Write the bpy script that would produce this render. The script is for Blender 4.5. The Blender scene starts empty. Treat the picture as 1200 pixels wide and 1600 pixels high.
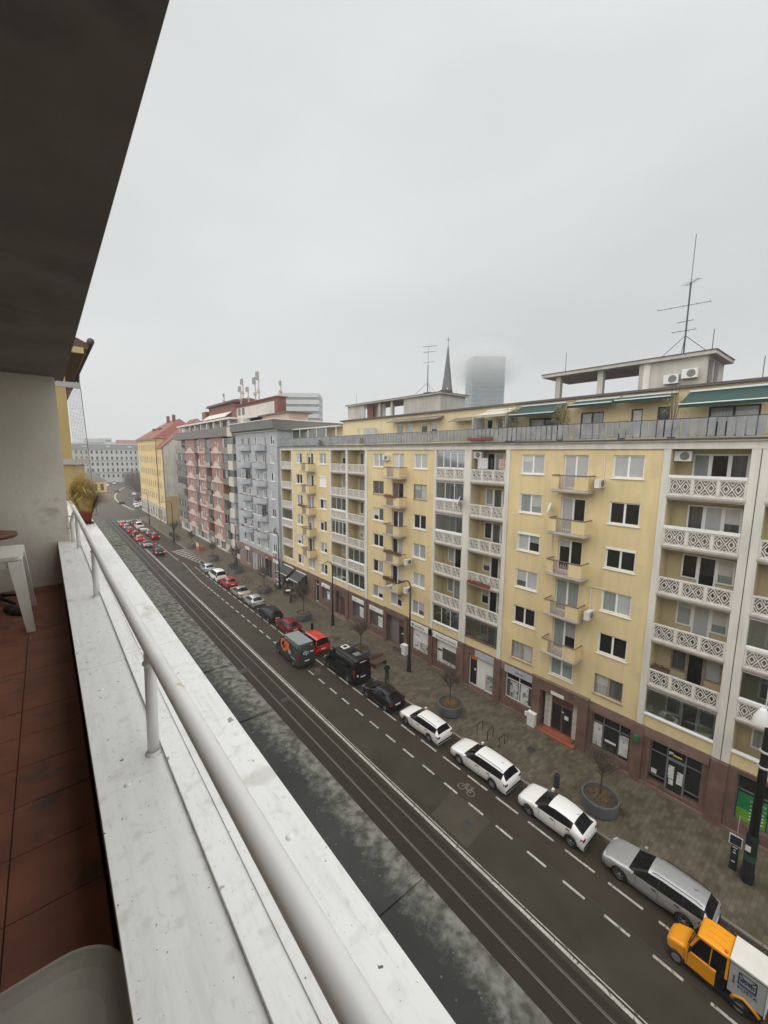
import bpy, math, random
from mathutils import Vector, Matrix
rnd = random.Random(11)
SC = bpy.context.scene
COL = SC.collection
rad = math.radians

# ------------------------------------------------------------------ camera
CAMZ = 21.0
cam_d = bpy.data.cameras.new('camera'); cam = bpy.data.objects.new('camera', cam_d); COL.objects.link(cam)
_y, _p, _r = rad(39.517), rad(8.043), rad(0.4945)
_f = Vector((math.sin(_y)*math.cos(_p), math.cos(_y)*math.cos(_p), -math.sin(_p)))
_rt = Vector((math.cos(_y), -math.sin(_y), 0)); _up = _rt.cross(_f)
_rt2 = _rt*math.cos(_r) + _up*math.sin(_r); _up2 = -_rt*math.sin(_r) + _up*math.cos(_r)
cam.matrix_world = Matrix(((_rt2.x, _up2.x, -_f.x, 0), (_rt2.y, _up2.y, -_f.y, 0), (_rt2.z, _up2.z, -_f.z, CAMZ), (0, 0, 0, 1)))
cam_d.sensor_fit = 'HORIZONTAL'; cam_d.sensor_width = 36.0; cam_d.lens = 36*639.6/1200
cam_d.clip_start = 0.02; cam_d.clip_end = 4000
SC.camera = cam

# ------------------------------------------------------------------ sky, sun, exposure (overcast winter day)
W = bpy.data.worlds.new('World'); SC.world = W; W.use_nodes = True
nt = W.node_tree; nt.nodes.clear()
wo = nt.nodes.new('ShaderNodeOutputWorld'); bg = nt.nodes.new('ShaderNodeBackground')
sky = nt.nodes.new('ShaderNodeTexSky'); sky.sky_type = 'NISHITA'; sky.sun_disc = False
sky.sun_elevation = rad(62); sky.sun_rotation = rad(270); sky.dust_density = 6; sky.air_density = 2
hs = nt.nodes.new('ShaderNodeHueSaturation'); hs.inputs['Saturation'].default_value = 0.12; hs.inputs['Value'].default_value = 0.035
tc = nt.nodes.new('ShaderNodeTexCoord'); mp = nt.nodes.new('ShaderNodeMapping'); mp.inputs['Scale'].default_value = (1.2, 1.2, 3.2)
ns = nt.nodes.new('ShaderNodeTexNoise'); ns.inputs['Scale'].default_value = 1.15; ns.inputs['Detail'].default_value = 4; ns.inputs['Roughness'].default_value = .42
rp = nt.nodes.new('ShaderNodeValToRGB')
rp.color_ramp.elements[0].position = 0.30; rp.color_ramp.elements[0].color = (0.86, 0.895, 0.905, 1)
rp.color_ramp.elements[1].position = 0.70; rp.color_ramp.elements[1].color = (1.07, 1.10, 1.108, 1)
mx = nt.nodes.new('ShaderNodeMixRGB'); mx.blend_type = 'MIX'; mx.inputs[0].default_value = 0.85
bg.inputs['Strength'].default_value = 0.36
L = nt.links.new
L(tc.outputs['Generated'], mp.inputs['Vector']); L(mp.outputs[0], ns.inputs['Vector']); L(ns.outputs['Fac'], rp.inputs['Fac'])
L(sky.outputs[0], hs.inputs['Color']); L(hs.outputs[0], mx.inputs[1]); L(rp.outputs[0], mx.inputs[2])
sx_ = nt.nodes.new('ShaderNodeSeparateXYZ'); L(tc.outputs['Generated'], sx_.inputs[0])
gz = nt.nodes.new('ShaderNodeMapRange'); gz.inputs[1].default_value = 0; gz.inputs[2].default_value = 1; gz.inputs[3].default_value = .90; gz.inputs[4].default_value = 1.16; L(sx_.outputs['Z'], gz.inputs[0])
gm_ = nt.nodes.new('ShaderNodeVectorMath'); gm_.operation = 'SCALE'; L(mx.outputs[0], gm_.inputs[0]); L(gz.outputs[0], gm_.inputs['Scale'])
L(gm_.outputs[0], bg.inputs['Color']); L(bg.outputs[0], wo.inputs['Surface'])

sd = bpy.data.lights.new('sun', 'SUN'); sd.energy = 1.5; sd.angle = rad(140); sd.color = (1.0, 0.985, 0.96)
so = bpy.data.objects.new('sun', sd); COL.objects.link(so)
so.rotation_euler = (0, rad(-28), 0)
so.location = (10, -20, 80)

vs = SC.view_settings; vs.view_transform = 'Standard'; vs.look = 'None'; vs.exposure = 1.2; vs.gamma = 1.0; vs.use_curve_mapping = False
SC.cycles.max_bounces = 6; SC.cycles.diffuse_bounces = 3; SC.cycles.glossy_bounces = 3; SC.cycles.transparent_max_bounces = 8
SC.cycles.volume_bounces = 1; SC.cycles.use_denoising = True; SC.cycles.caustics_reflective = False; SC.cycles.caustics_refractive = False

# ------------------------------------------------------------------ helpers
class MB:
    def __init__(s): s.v = []; s.f = []
    def quad(s, a, b, c, d):
        n = len(s.v); s.v += [tuple(a), tuple(b), tuple(c), tuple(d)]; s.f.append((n, n+1, n+2, n+3)); return s
    def poly(s, pts):
        n = len(s.v); s.v += [tuple(p) for p in pts]; s.f.append(tuple(range(n, n+len(pts)))); return s
    def box(s, x0, x1, y0, y1, z0, z1):
        n = len(s.v)
        s.v += [(x0,y0,z0),(x1,y0,z0),(x1,y1,z0),(x0,y1,z0),(x0,y0,z1),(x1,y0,z1),(x1,y1,z1),(x0,y1,z1)]
        s.f += [(n,n+3,n+2,n+1),(n+4,n+5,n+6,n+7),(n,n+1,n+5,n+4),(n+1,n+2,n+6,n+5),(n+2,n+3,n+7,n+6),(n+3,n,n+4,n+7)]
        return s
    def bar(s, a, b, w, t, up=(1, 0, 0)):
        # square bar from a to b, width w across, thickness t along up
        a = Vector(a); b = Vector(b); d = (b-a).normalized(); u = Vector(up); u = (u - d*u.dot(d)).normalized(); sd_ = d.cross(u)
        n = len(s.v)
        for p in (a, b):
            for i, j in ((-1,-1),(1,-1),(1,1),(-1,1)): s.v.append(tuple(p + sd_*(i*w/2) + u*(j*t/2)))
        s.f += [(n,n+3,n+2,n+1),(n+4,n+5,n+6,n+7)] + [(n+k, n+(k+1)%4, n+4+(k+1)%4, n+4+k) for k in range(4)]
        return s
    def tube(s, pts, r, n=6, r1=None, caps=True):
        pts = [Vector(p) for p in pts]; m = len(pts); b0 = len(s.v)
        ref = None
        for i, p in enumerate(pts):
            d = (pts[min(i+1, m-1)] - pts[max(i-1, 0)]).normalized()
            if ref is None:
                ref = Vector((0,0,1)) if abs(d.z) < .9 else Vector((1,0,0))
            u = (ref - d*ref.dot(d)).normalized(); w = d.cross(u); ref = u
            rr = r if r1 is None else r + (r1-r)*i/(m-1)
            for k in range(n):
                a = 2*math.pi*k/n; s.v.append(tuple(p + u*(rr*math.cos(a)) + w*(rr*math.sin(a))))
        for i in range(m-1):
            for k in range(n):
                a = b0+i*n+k; b = b0+i*n+(k+1)%n
                s.f.append((a, b, b+n, a+n))
        if caps:
            s.f.append(tuple(b0+k for k in reversed(range(n)))); s.f.append(tuple(b0+(m-1)*n+k for k in range(n)))
        return s
    def lathe(s, prof, c=(0,0,0), n=16, axis='z'):
        b0 = len(s.v); m = len(prof)
        for r, h in prof:
            for k in range(n):
                a = 2*math.pi*k/n; x = r*math.cos(a); y = r*math.sin(a)
                if axis == 'z': s.v.append((c[0]+x, c[1]+y, c[2]+h))
                elif axis == 'x': s.v.append((c[0]+h, c[1]+x, c[2]+y))
                else: s.v.append((c[0]+x, c[1]+h, c[2]+y))
        for i in range(m-1):
            for k in range(n):
                a = b0+i*n+k; b = b0+i*n+(k+1)%n; s.f.append((a, b, b+n, a+n))
        return s
    def prism(s, poly, axis, a0, a1):
        def P(u, v, t): return {'x': (t,u,v), 'y': (u,t,v), 'z': (u,v,t)}[axis]
        n = len(poly); b = len(s.v)
        s.v += [P(u,v,a0) for u,v in poly] + [P(u,v,a1) for u,v in poly]
        s.f.append(tuple(b+i for i in reversed(range(n)))); s.f.append(tuple(b+n+i for i in range(n)))
        s.f += [(b+i, b+(i+1)%n, b+n+(i+1)%n, b+n+i) for i in range(n)]
        return s
    def mesh(s, name, mat=None, origin=(0,0,0), smooth=False):
        me = bpy.data.meshes.new(name); o = origin
        me.from_pydata([(x-o[0], y-o[1], z-o[2]) for x,y,z in s.v], [], s.f)
        if mat: me.materials.append(mat)
        if smooth: me.polygons.foreach_set('use_smooth', [True]*len(me.polygons))
        me.update(); return me

WL = {}
def top(name, label, cat, loc=(0,0,0), group=None, kind=None):
    o = bpy.data.objects.new(name, None); COL.objects.link(o); o.location = loc; o.empty_display_size = .2
    tag(o, label, cat, group, kind); WL[o.name] = Vector(loc); return o
def tag(o, label=None, cat=None, group=None, kind=None):
    if label: o['label'] = label
    if cat: o['category'] = cat
    if group: o['group'] = group
    if kind: o['kind'] = kind
    return o
def inst(name, me, parent=None, loc=(0,0,0), rz=0, mat=None, label=None):
    # loc is a world location; parent has no rotation at build time
    o = bpy.data.objects.new(name, me); COL.objects.link(o); loc = Vector(loc)
    WL[o.name] = loc
    if parent is not None:
        o.parent = parent; o.location = loc - WL[parent.name]
    else: o.location = loc
    if rz: o.rotation_euler = (0, 0, rz)
    if mat is not None:
        o.material_slots[0].link = 'OBJECT'; o.material_slots[0].material = mat
    if label: o['label'] = label
    return o
def part(name, mb, mat, parent=None, smooth=False, origin=None, label=None):
    og = origin if origin is not None else (WL[parent.name] if parent is not None else (0,0,0))
    return inst(name, mb.mesh(name, mat, og, smooth), parent, og, label=label)
def copytree(o, loc, rz=0, label=None, group=None):
    c = o.copy(); COL.objects.link(c); c.location = loc; c.rotation_euler = (0,0,rz); WL[c.name] = Vector(loc)
    if label: c['label'] = label
    if group: c['group'] = group
    for ch in o.children:
        d = ch.copy(); COL.objects.link(d); d.parent = c
        for g in ch.children:
            e = g.copy(); COL.objects.link(e); e.parent = d
    return c
def structure(name, mb, mat, smooth=False):
    o = part(name, mb, mat, None, smooth); o['kind'] = 'structure'; return o

# ------------------------------------------------------------------ materials
def mat(name, col, rough=.75, var=.12, scale=2.0, bump=0.0, bscale=30, metal=0.0, coat=0.0, streak=0.0, emit=0.0, spec=.5, dark=None, dcov=.55, dscale=6, stretch=None):
    m = bpy.data.materials.new(name); m.use_nodes = True; t = m.node_tree; b = t.nodes['Principled BSDF']
    b.inputs['Roughness'].default_value = rough; b.inputs['Metallic'].default_value = metal
    b.inputs['Coat Weight'].default_value = coat; b.inputs['Coat Roughness'].default_value = .08; b.inputs['Specular IOR Level'].default_value = spec
    c4 = (*col, 1)
    ge = t.nodes.new('ShaderNodeNewGeometry'); cur = None
    lk = t.links.new
    def noise(sc, det=4, st=None):
        n = t.nodes.new('ShaderNodeTexNoise'); n.inputs['Scale'].default_value = sc; n.inputs['Detail'].default_value = det
        if st:
            q = t.nodes.new('ShaderNodeVectorMath'); q.operation = 'MULTIPLY'; q.inputs[1].default_value = st; lk(ge.outputs['Position'], q.inputs[0]); lk(q.outputs[0], n.inputs['Vector'])
        else: lk(ge.outputs['Position'], n.inputs['Vector'])
        return n
    if var > 0:
        n = noise(scale, 5, stretch); mr = t.nodes.new('ShaderNodeMapRange'); mr.inputs[1].default_value = .3; mr.inputs[2].default_value = .7
        mr.inputs[3].default_value = 1-var; mr.inputs[4].default_value = 1+var; lk(n.outputs['Fac'], mr.inputs[0])
        v = t.nodes.new('ShaderNodeVectorMath'); v.operation = 'SCALE'; v.inputs[0].default_value = col; lk(mr.outputs[0], v.inputs['Scale']); cur = v.outputs[0]
        if rough < .6:
            mr2 = t.nodes.new('ShaderNodeMapRange'); mr2.inputs[1].default_value = .3; mr2.inputs[2].default_value = .7; mr2.inputs[3].default_value = rough*.8; mr2.inputs[4].default_value = min(1, rough*1.25)
            lk(n.outputs['Fac'], mr2.inputs[0]); lk(mr2.outputs[0], b.inputs['Roughness'])
    if streak > 0:
        n = noise(2.2, 4, (1.0, 1.0, .12)); mr = t.nodes.new('ShaderNodeMapRange'); mr.inputs[1].default_value = .42; mr.inputs[2].default_value = .75
        mr.inputs[3].default_value = 1; mr.inputs[4].default_value = 1-streak; lk(n.outputs['Fac'], mr.inputs[0])
        v = t.nodes.new('ShaderNodeVectorMath'); v.operation = 'SCALE'
        if cur: lk(cur, v.inputs[0])
        else: v.inputs[0].default_value = col
        lk(mr.outputs[0], v.inputs['Scale']); cur = v.outputs[0]
    if dark is not None:
        n = noise(dscale, 6); mr = t.nodes.new('ShaderNodeMapRange'); mr.inputs[1].default_value = dcov; mr.inputs[2].default_value = dcov+.08; lk(n.outputs['Fac'], mr.inputs[0])
        x = t.nodes.new('ShaderNodeMixRGB'); lk(mr.outputs[0], x.inputs[0])
        if cur: lk(cur, x.inputs[1])
        else: x.inputs[1].default_value = c4
        x.inputs[2].default_value = (*dark, 1); cur = x.outputs[0]
    if cur: lk(cur, b.inputs['Base Color'])
    else: b.inputs['Base Color'].default_value = c4
    if bump > 0:
        n = noise(bscale, 5); bp = t.nodes.new('ShaderNodeBump'); bp.inputs['Strength'].default_value = bump; bp.inputs['Distance'].default_value = .02
        lk(n.outputs['Fac'], bp.inputs['Height']); lk(bp.outputs[0], b.inputs['Normal'])
    if emit > 0:
        b.inputs['Emission Color'].default_value = c4; b.inputs['Emission Strength'].default_value = emit
    return m
def glassmat(name, tint=(.8,.85,.85), refl=.18):
    m = bpy.data.materials.new(name); m.use_nodes = True; t = m.node_tree; t.nodes.clear()
    o = t.nodes.new('ShaderNodeOutputMaterial'); x = t.nodes.new('ShaderNodeMixShader'); a = t.nodes.new('ShaderNodeBsdfTransparent'); g = t.nodes.new('ShaderNodeBsdfGlossy')
    a.inputs[0].default_value = (*tint, 1); g.inputs['Roughness'].default_value = .04; x.inputs[0].default_value = refl
    t.links.new(a.outputs[0], x.inputs[1]); t.links.new(g.outputs[0], x.inputs[2]); t.links.new(x.outputs[0], o.inputs[0]); return m

K = {}
K['yellow'] = mat('yellow_render', (.715,.572,.32), .9, .06, .5, bump=.3, bscale=22, streak=.13, dark=(.62,.50,.285), dcov=.60, dscale=.55)
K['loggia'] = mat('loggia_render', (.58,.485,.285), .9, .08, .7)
K['pilaster'] = mat('grey_render', (.70,.665,.60), .85, .06, .6, bump=.12, streak=.2)
K['granite'] = mat('brown_granite', (.165,.098,.078), .45, .22, 1.6, bump=.05, streak=.15)
K['granite2'] = mat('brown_granite_band', (.205,.135,.112), .5, .2, 2.2)
K['white'] = mat('white_paint', (.80,.80,.78), .5, .04, 4)
K['fret'] = mat('cream_concrete', (.70,.66,.60), .8, .08, 3, streak=.1)
K['slab'] = mat('slab_concrete', (.50,.46,.42), .85, .1, 2, streak=.15)
K['pane_dark'] = mat('pane_dark', (.016,.017,.017), .06, 0, spec=.5)
K['pane_mid'] = mat('pane_mid', (.10,.105,.10), .08, .35, .9, spec=.5, stretch=(1,6,.3))
K['pane_curtain'] = mat('pane_curtain', (.33,.34,.33), .1, .25, 1.2, spec=.5, stretch=(1,9,.2))
K['pane_light'] = mat('pane_blind', (.44,.45,.45), .1, .06, 2, spec=.5)
K['pane_teal'] = mat('pane_teal', (.25,.29,.27), .1, .15, 1.5, spec=.5, stretch=(1,6,.3))
K['glass'] = glassmat('glazing')
K['metal'] = mat('zinc_sheet', (.26,.27,.275), .5, .22, 1.3, metal=.2, streak=.2, dark=(.36,.36,.36), dcov=.62, dscale=3)
K['darkmetal'] = mat('dark_metal', (.05,.05,.052), .45, .1)
K['black'] = mat('black_paint', (.015,.017,.019), .45, .15, spec=.25)
K['brownrail'] = mat('rusty_brown_rail', (.19,.12,.10), .7, .2, 8)
K['pinkbars'] = mat('pinkish_bars', (.42,.34,.31), .7, .15, 6)
K['concrete'] = mat('roof_concrete', (.46,.44,.39), .9, .12, .9, bump=.2, streak=.2)
K['cap'] = mat('dark_cap', (.10,.085,.08), .7, .1)
K['green'] = mat('dark_green_canvas', (.009,.043,.036), .75, .15, 1.5)
K['bluegrey'] = mat('blue_grey_render', (.41,.425,.445), .9, .08, .5, bump=.15, streak=.15)
K['greyshade'] = mat('grey_soffit', (.16,.155,.14), .85, .12, .7, streak=.15)
K['pink'] = mat('pink_tiles', (.335,.175,.14), .8, .16, 2.5, streak=.12)
K['palepink'] = mat('pale_panel', (.58,.46,.39), .85, .08, 1.2, streak=.1)
K['cream'] = mat('cream_panel', (.56,.52,.46), .85, .08, 1, streak=.12)
K['brownpanel'] = mat('brown_grey_panel', (.17,.145,.13), .7, .2, 1.2)
K['brick'] = mat('red_brick', (.20,.080,.060), .85, .2, 2.5)
K['rooftile'] = mat('red_roof_tile', (.21,.062,.042), .8, .2, 1.2, bump=.3, bscale=9)
K['oldyellow'] = mat('old_yellow', (.70,.53,.25), .9, .08, .3, streak=.12)
K['party'] = mat('party_wall', (.66,.62,.54), .95, .12, .35, streak=.22)
K['stone'] = mat('pale_stone', (.50,.45,.38), .85, .1, 1)
K['farwhite'] = mat('far_render', (.50,.50,.48), .9, .08, .1)
K['farglass'] = mat('far_glass', (.17,.21,.22), .25, .1, .1)
K['slate'] = mat('slate', (.10,.10,.105), .6, .2, .6)
K['asphalt'] = mat('asphalt', (.046,.0415,.030), .52, .16, .45, bump=.12, bscale=60, dark=(.037,.033,.024), dcov=.56, dscale=.35, spec=.12)
K['asphalt2'] = mat('asphalt_patch', (.066,.057,.043), .6, .12, .8, bump=.1, bscale=60, spec=.12)
K['bikeasphalt'] = mat('asphalt_lane', (.046,.037,.027), .5, .14, .6, bump=.1, bscale=60, spec=.12)
K['trackbed'] = mat('track_bed', (.029,.025,.018), .55, .15, .9, bump=.1, bscale=50, spec=.12)
K['paint'] = mat('road_paint', (.42,.405,.36), .7, .2, 3, dark=(.10,.095,.08), dcov=.57, dscale=7)
K['rail'] = mat('rail_steel', (.19,.17,.14), .35, .15, 3, metal=.6)
K['kerb'] = mat('kerb_stone', (.20,.18,.15), .8, .2, 1.5)
K['iron'] = mat('cast_iron', (.03,.028,.026), .6, .2, 8)
K['soil'] = mat('soil', (.06,.042,.028), .95, .3, 6, bump=.6, bscale=18)
K['drygrass'] = mat('dry_grass', (.30,.20,.08), .9, .3, 5)
K['grassgreen'] = mat('yellow_grass', (.26,.20,.07), .9, .3, 5)
K['bark'] = mat('bark', (.055,.042,.033), .9, .25, 8)
K['twig'] = mat('twigs', (.085,.066,.052), .9, .25, 8)
K['planter'] = mat('planter_grey', (.115,.125,.135), .6, .12, 1.2, streak=.15)
K['tyre'] = mat('tyre', (.016,.016,.016), .8, 0)
K['rim'] = mat('alloy', (.42,.42,.43), .3, 0, metal=.7)
K['carglass'] = mat('car_glass', (.007,.008,.009), .05, 0, spec=.22)
K['plate'] = mat('number_plate', (.75,.75,.72), .4, 0)
K['trim'] = mat('black_trim', (.010,.010,.011), .6, 0, spec=.2)
K['tail'] = mat('tail_lamp', (.30,.012,.012), .15, 0, spec=.6)
K['brake'] = mat('lit_brake_lamp', (.9,.05,.05), .3, 0, emit=1.1)
K['head'] = mat('head_lamp', (.55,.56,.57), .1, 0, spec=.7)
K['skin'] = mat('skin', (.50,.32,.24), .6, 0)
K['coat'] = mat('black_coat', (.014,.014,.016), .85, .1)
K['hair'] = mat('dark_hair', (.03,.02,.015), .7, 0)
K['ochre'] = mat('neighbour_render', (.50,.38,.17), .9, .1, 1.5, streak=.15)
K['wood'] = mat('brown_wood', (.13,.07,.045), .6, .2, 3)
K['acwhite'] = mat('ac_white', (.66,.66,.62), .5, .06, 3)
K['shopgrey'] = mat('shop_grey_frame', (.16,.165,.17), .5, .1, 2)
K['signwhite'] = mat('sign_white', (.72,.72,.69), .5, .04, 2)
K['signgrey'] = mat('sign_grey', (.40,.42,.45), .5, .1, 2)
K['red'] = mat('red_plastic', (.20,.045,.035), .6, .15, 4)
K['orange'] = mat('orange_print', (.80,.16,.02), .5, .05, 2)
K['ink'] = mat('dark_ink', (.02,.022,.03), .6, 0)
K['lime'] = mat('lime_print', (.13,.32,.03), .5, .2, 1.2)
K['emerald'] = mat('emerald_print', (.01,.18,.06), .5, .15, 1.2)
K['yellowink'] = mat('yellow_ink', (.75,.60,.10), .5, 0)
K['terracotta'] = mat('step_tile', (.30,.09,.05), .5, .15, 2)

_tm = {}
def textmesh(s, size, m, facing='-x', extrude=.004, align='LEFT'):
    key = (s, size, m.name, facing, align)
    if key in _tm: return _tm[key]
    cu = bpy.data.curves.new('lettering', 'FONT'); cu.body = s; cu.size = size; cu.extrude = extrude; cu.align_x = align; cu.resolution_u = 3
    ob = bpy.data.objects.new('lettering', cu); COL.objects.link(ob)
    dg = bpy.context.evaluated_depsgraph_get(); me = bpy.data.meshes.new_from_object(ob.evaluated_get(dg))
    bpy.data.objects.remove(ob); bpy.data.curves.remove(cu)
    A = {'-x': ((0,-1,0),(0,0,1),(-1,0,0)), '-y': ((1,0,0),(0,0,1),(0,-1,0))}[facing]
    me.transform(Matrix(((A[0][0],A[1][0],A[2][0],0),(A[0][1],A[1][1],A[2][1],0),(A[0][2],A[1][2],A[2][2],0),(0,0,0,1))))
    me.materials.clear(); me.materials.append(m); _tm[key] = me; return me
# ------------------------------------------------------------------ ground, road, pavement
def pave_mat():
    m = mat('pavement_setts', (.17,.15,.12), .55, .0, spec=.2); t = m.node_tree; b = t.nodes['Principled BSDF']; lk = t.links.new
    ge = t.nodes.new('ShaderNodeNewGeometry'); br = t.nodes.new('ShaderNodeTexBrick')
    br.inputs['Scale'].default_value = 1.0; br.inputs['Brick Width'].default_value = .42; br.inputs['Row Height'].default_value = .21; br.inputs['Mortar Size'].default_value = .008
    br.inputs['Color1'].default_value = (.132,.112,.079,1); br.inputs['Color2'].default_value = (.076,.063,.042,1); br.inputs['Mortar'].default_value = (.07,.06,.043,1); br.inputs['Bias'].default_value = -.1
    lk(ge.outputs['Position'], br.inputs['Vector'])
    n = t.nodes.new('ShaderNodeTexNoise'); n.inputs['Scale'].default_value = .85; n.inputs['Detail'].default_value = 5; lk(ge.outputs['Position'], n.inputs['Vector'])
    mr = t.nodes.new('ShaderNodeMapRange'); mr.inputs[1].default_value = .32; mr.inputs[2].default_value = .68; mr.inputs[3].default_value = .8; mr.inputs[4].default_value = 1.22; lk(n.outputs['Fac'], mr.inputs[0])
    v = t.nodes.new('ShaderNodeVectorMath'); v.operation = 'SCALE'; lk(br.outputs['Color'], v.inputs[0]); lk(mr.outputs[0], v.inputs['Scale']); lk(v.outputs[0], b.inputs['Base Color'])
    mr2 = t.nodes.new('ShaderNodeMapRange'); mr2.inputs[1].default_value = .3; mr2.inputs[2].default_value = .7; mr2.inputs[3].default_value = .38; mr2.inputs[4].default_value = .75; lk(n.outputs['Fac'], mr2.inputs[0]); lk(mr2.outputs[0], b.inputs['Roughness'])
    bp = t.nodes.new('ShaderNodeBump'); bp.inputs['Strength'].default_value = .3; bp.inputs['Distance'].default_value = .01; lk(br.outputs['Fac'], bp.inputs['Height']); bp.invert = True; lk(bp.outputs[0], b.inputs['Normal'])
    return m
K['pave'] = pave_mat()
structure('ground', MB().quad((-500,-250,-.03),(750,-250,-.03),(750,950,-.03),(-500,950,-.03)), mat('city_ground', (.085,.08,.073), .8, .2, .06))
road = structure('road', MB().quad((4,-60,0),(22.2,-60,0),(22.2,152,0),(4,152,0)), K['asphalt'])
junction = structure('road_junction', MB().poly([(-8,152.004,-.004),(40,152.004,-.004),(44,180,-.004),(52,330,-.004),(14,330,-.004),(2,230,-.004),(-8,190,-.004)]), K['asphalt2'])
pv = MB().box(22.36,28.6,-60,128,-.02,.10); pv.box(22.36,26.6,128,152,-.02,.10)
pavement = structure('pavement', pv, K['pave'])
structure('pavement_near_side', MB().box(.45,3.9,-60,152,-.02,.1), K['pave'])
# kerb stones
kb = MB().box(0,.15,0,.985,-.02,.112).mesh('kerb_stone', K['kerb'])
for i in range(120): inst('kerb_stone', kb, pavement, (22.2,-8+i*1.0,0))
rest = MB()
for y in list(range(-60,-8))+list(range(112,152)): rest.box(22.2,22.35,y,y+.985,-.02,.112)
part('kerb_run', rest, K['kerb'], pavement)
# lanes, tracks
part('tram_track_bed', MB().quad((9.4,-60,.004),(15.15,-60,.004),(15.15,151,.004),(9.4,151,.004)), K['trackbed'], road)
part('cycle_lane_surface', MB().quad((18.36,-60,.004),(22.2,-60,.004),(22.2,120,.004),(18.36,120,.004)), K['bikeasphalt'], road)
part('lane_seam', MB().quad((18.42,-60,.008),(18.47,-60,.008),(18.47,100,.008),(18.42,100,.008)), K['iron'], road)
for x in (10.0,11.0,13.68,14.72):
    part('tram_rail', MB().quad((x-.055,-60,.010),(x+.055,-60,.010),(x+.055,150,.010),(x-.055,150,.010)), K['rail'], road)
    part('rail_groove', MB().quad((x-.015,-60,.014),(x+.03,-60,.014),(x+.03,150,.014),(x-.015,150,.014)), K['iron'], road)
for x,w in ((15.37,.15),(15.62,.05)):
    part('edge_line', MB().quad((x,-60,.012),(x+w,-60,.012),(x+w,142,.012),(x,142,.012)), K['paint'], road)
def sheet(w, l): return MB().quad((-w/2,-l/2,0),(w/2,-l/2,0),(w/2,l/2,0),(-w/2,l/2,0))
da = sheet(.13,1.08).mesh('lane_dash', K['paint'])
y = -.6
while y < 84: inst('lane_dash', da, road, (18.23+(0 if y<70 else (y-70)*.05),y,.012)); y += 1.975 if y < 60 else 1.5
pk = sheet(.12,1.55).mesh('parking_dash', K['paint'])
for k in range(36): inst('parking_dash', pk, road, (19.9,1.2+k*2.2,.012))
# approach hatching before the junction
for k in range(9):
    yy = 82+k*1.5; wd = .5+k*.26
    part('hatch_stripe', MB().quad((22.0-wd,yy,.012),(22.05,yy+.9,.012),(22.05,yy+1.45,.012),(22.0-wd,yy+.55,.012)), K['paint'], road)
for k in range(4): inst('lane_dash', da, road, (18.3,96+k*3.1,.012))
part('hatch_edge', MB().quad((21.4,80.6,.012),(21.53,80.6,.012),(19.4,95.2,.012),(19.27,95.2,.012)), K['paint'], road)
part('lane_line', MB().quad((18.6,86,.012),(18.72,86,.012),(18.72,104,.012),(18.6,104,.012)), K['paint'], road)
for k in range(9): part('zebra_stripe', MB().quad((15.7+k*.72,143.5,.012),(16.05+k*.72,143.5,.012),(16.05+k*.72,148,.012),(15.7+k*.72,148,.012)), K['paint'], road)
# curved kerb line leading right past the junction
cv = [(22+.0*i, 0) for i in range(1)]
arc = MB(); prev = None
for i in range(16):
    t = i/15; yy = 172+t*118; xx = 23.5 - 3.5*math.sin(min(1,t*1.6)*math.pi/2) + 16*t*t
    cur = ((xx,yy,.004),(xx+.5,yy,.004))
    if prev: arc.quad(prev[0],prev[1],cur[1],cur[0])
    prev = cur
part('junction_line', arc, K['paint'], junction)
for a,b in (((15.85,14.85),(18.2,11.95)),((15.9,48.0),(18.2,45.4)),((15.7,29.8),(18.1,27.2))):
    part('asphalt_patch', MB().quad((a[0],b[1],.008),(b[0],b[1]+.2,.008),(b[0],a[1]+.1,.008),(a[0],a[1]-.2,.008)), K['asphalt2'] if a[1]<20 else K['asphalt'], road)
K['faded'] = mat('faded_road_paint', (.20,.19,.16), .8, .3, 5, dark=(.06,.055,.045), dcov=.52, dscale=9)
def bike_symbol(x, y):
    b = MB(); z = .013
    def seg(p, q): 
        b.bar((x+p[0],y+p[1],z),(x+q[0],y+q[1],z),.05,.002,(0,0,1))
    for cx in (-.36,.36):
        for k in range(12):
            a0 = k*math.pi/6; a1 = a0+math.pi/6; seg((.0+cx*.0-.25+.24*math.cos(a0), cx*1.0+.24*math.sin(a0)),(-.25+.24*math.cos(a1), cx+.24*math.sin(a1)))
    for p,q in (((-.25,-.36),(-.25,-.02)),((-.25,-.02),(.12,.2)),((.12,.2),(.12,-.2)),((.12,-.2),(-.25,-.02)),((.12,-.2),(-.25,-.36)),((.2,.24),(-.25,.36)),((.2,.24),(.24,.1)),((.2,-.3),(.2,-.12))): seg(p,q)
    part('bicycle_symbol', b, K['faded'], road)
bike_symbol(19.15,14.5); bike_symbol(19.0,33.0)
for x,y,w,l in ((17.05,12.9,.22,.22),(14.3,30.5,.7,.5),(13.2,37.4,1.3,.7)): part('manhole_cover', sheet(w*2 if w<.3 else w,l*2 if l<.3 else l), K['iron'], road, origin=(0,0,0)).location = (x,y,.016)
for x,y,w,l in ((25.24,13.8,.55,.5),(24.1,37.4,.9,.6),(25.3,33.4,.7,.35),(26.2,70.5,.9,.5)): part('drain_cover', sheet(w,l), K['iron'], pavement, origin=(0,0,0)).location = (x,y,.104)
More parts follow.
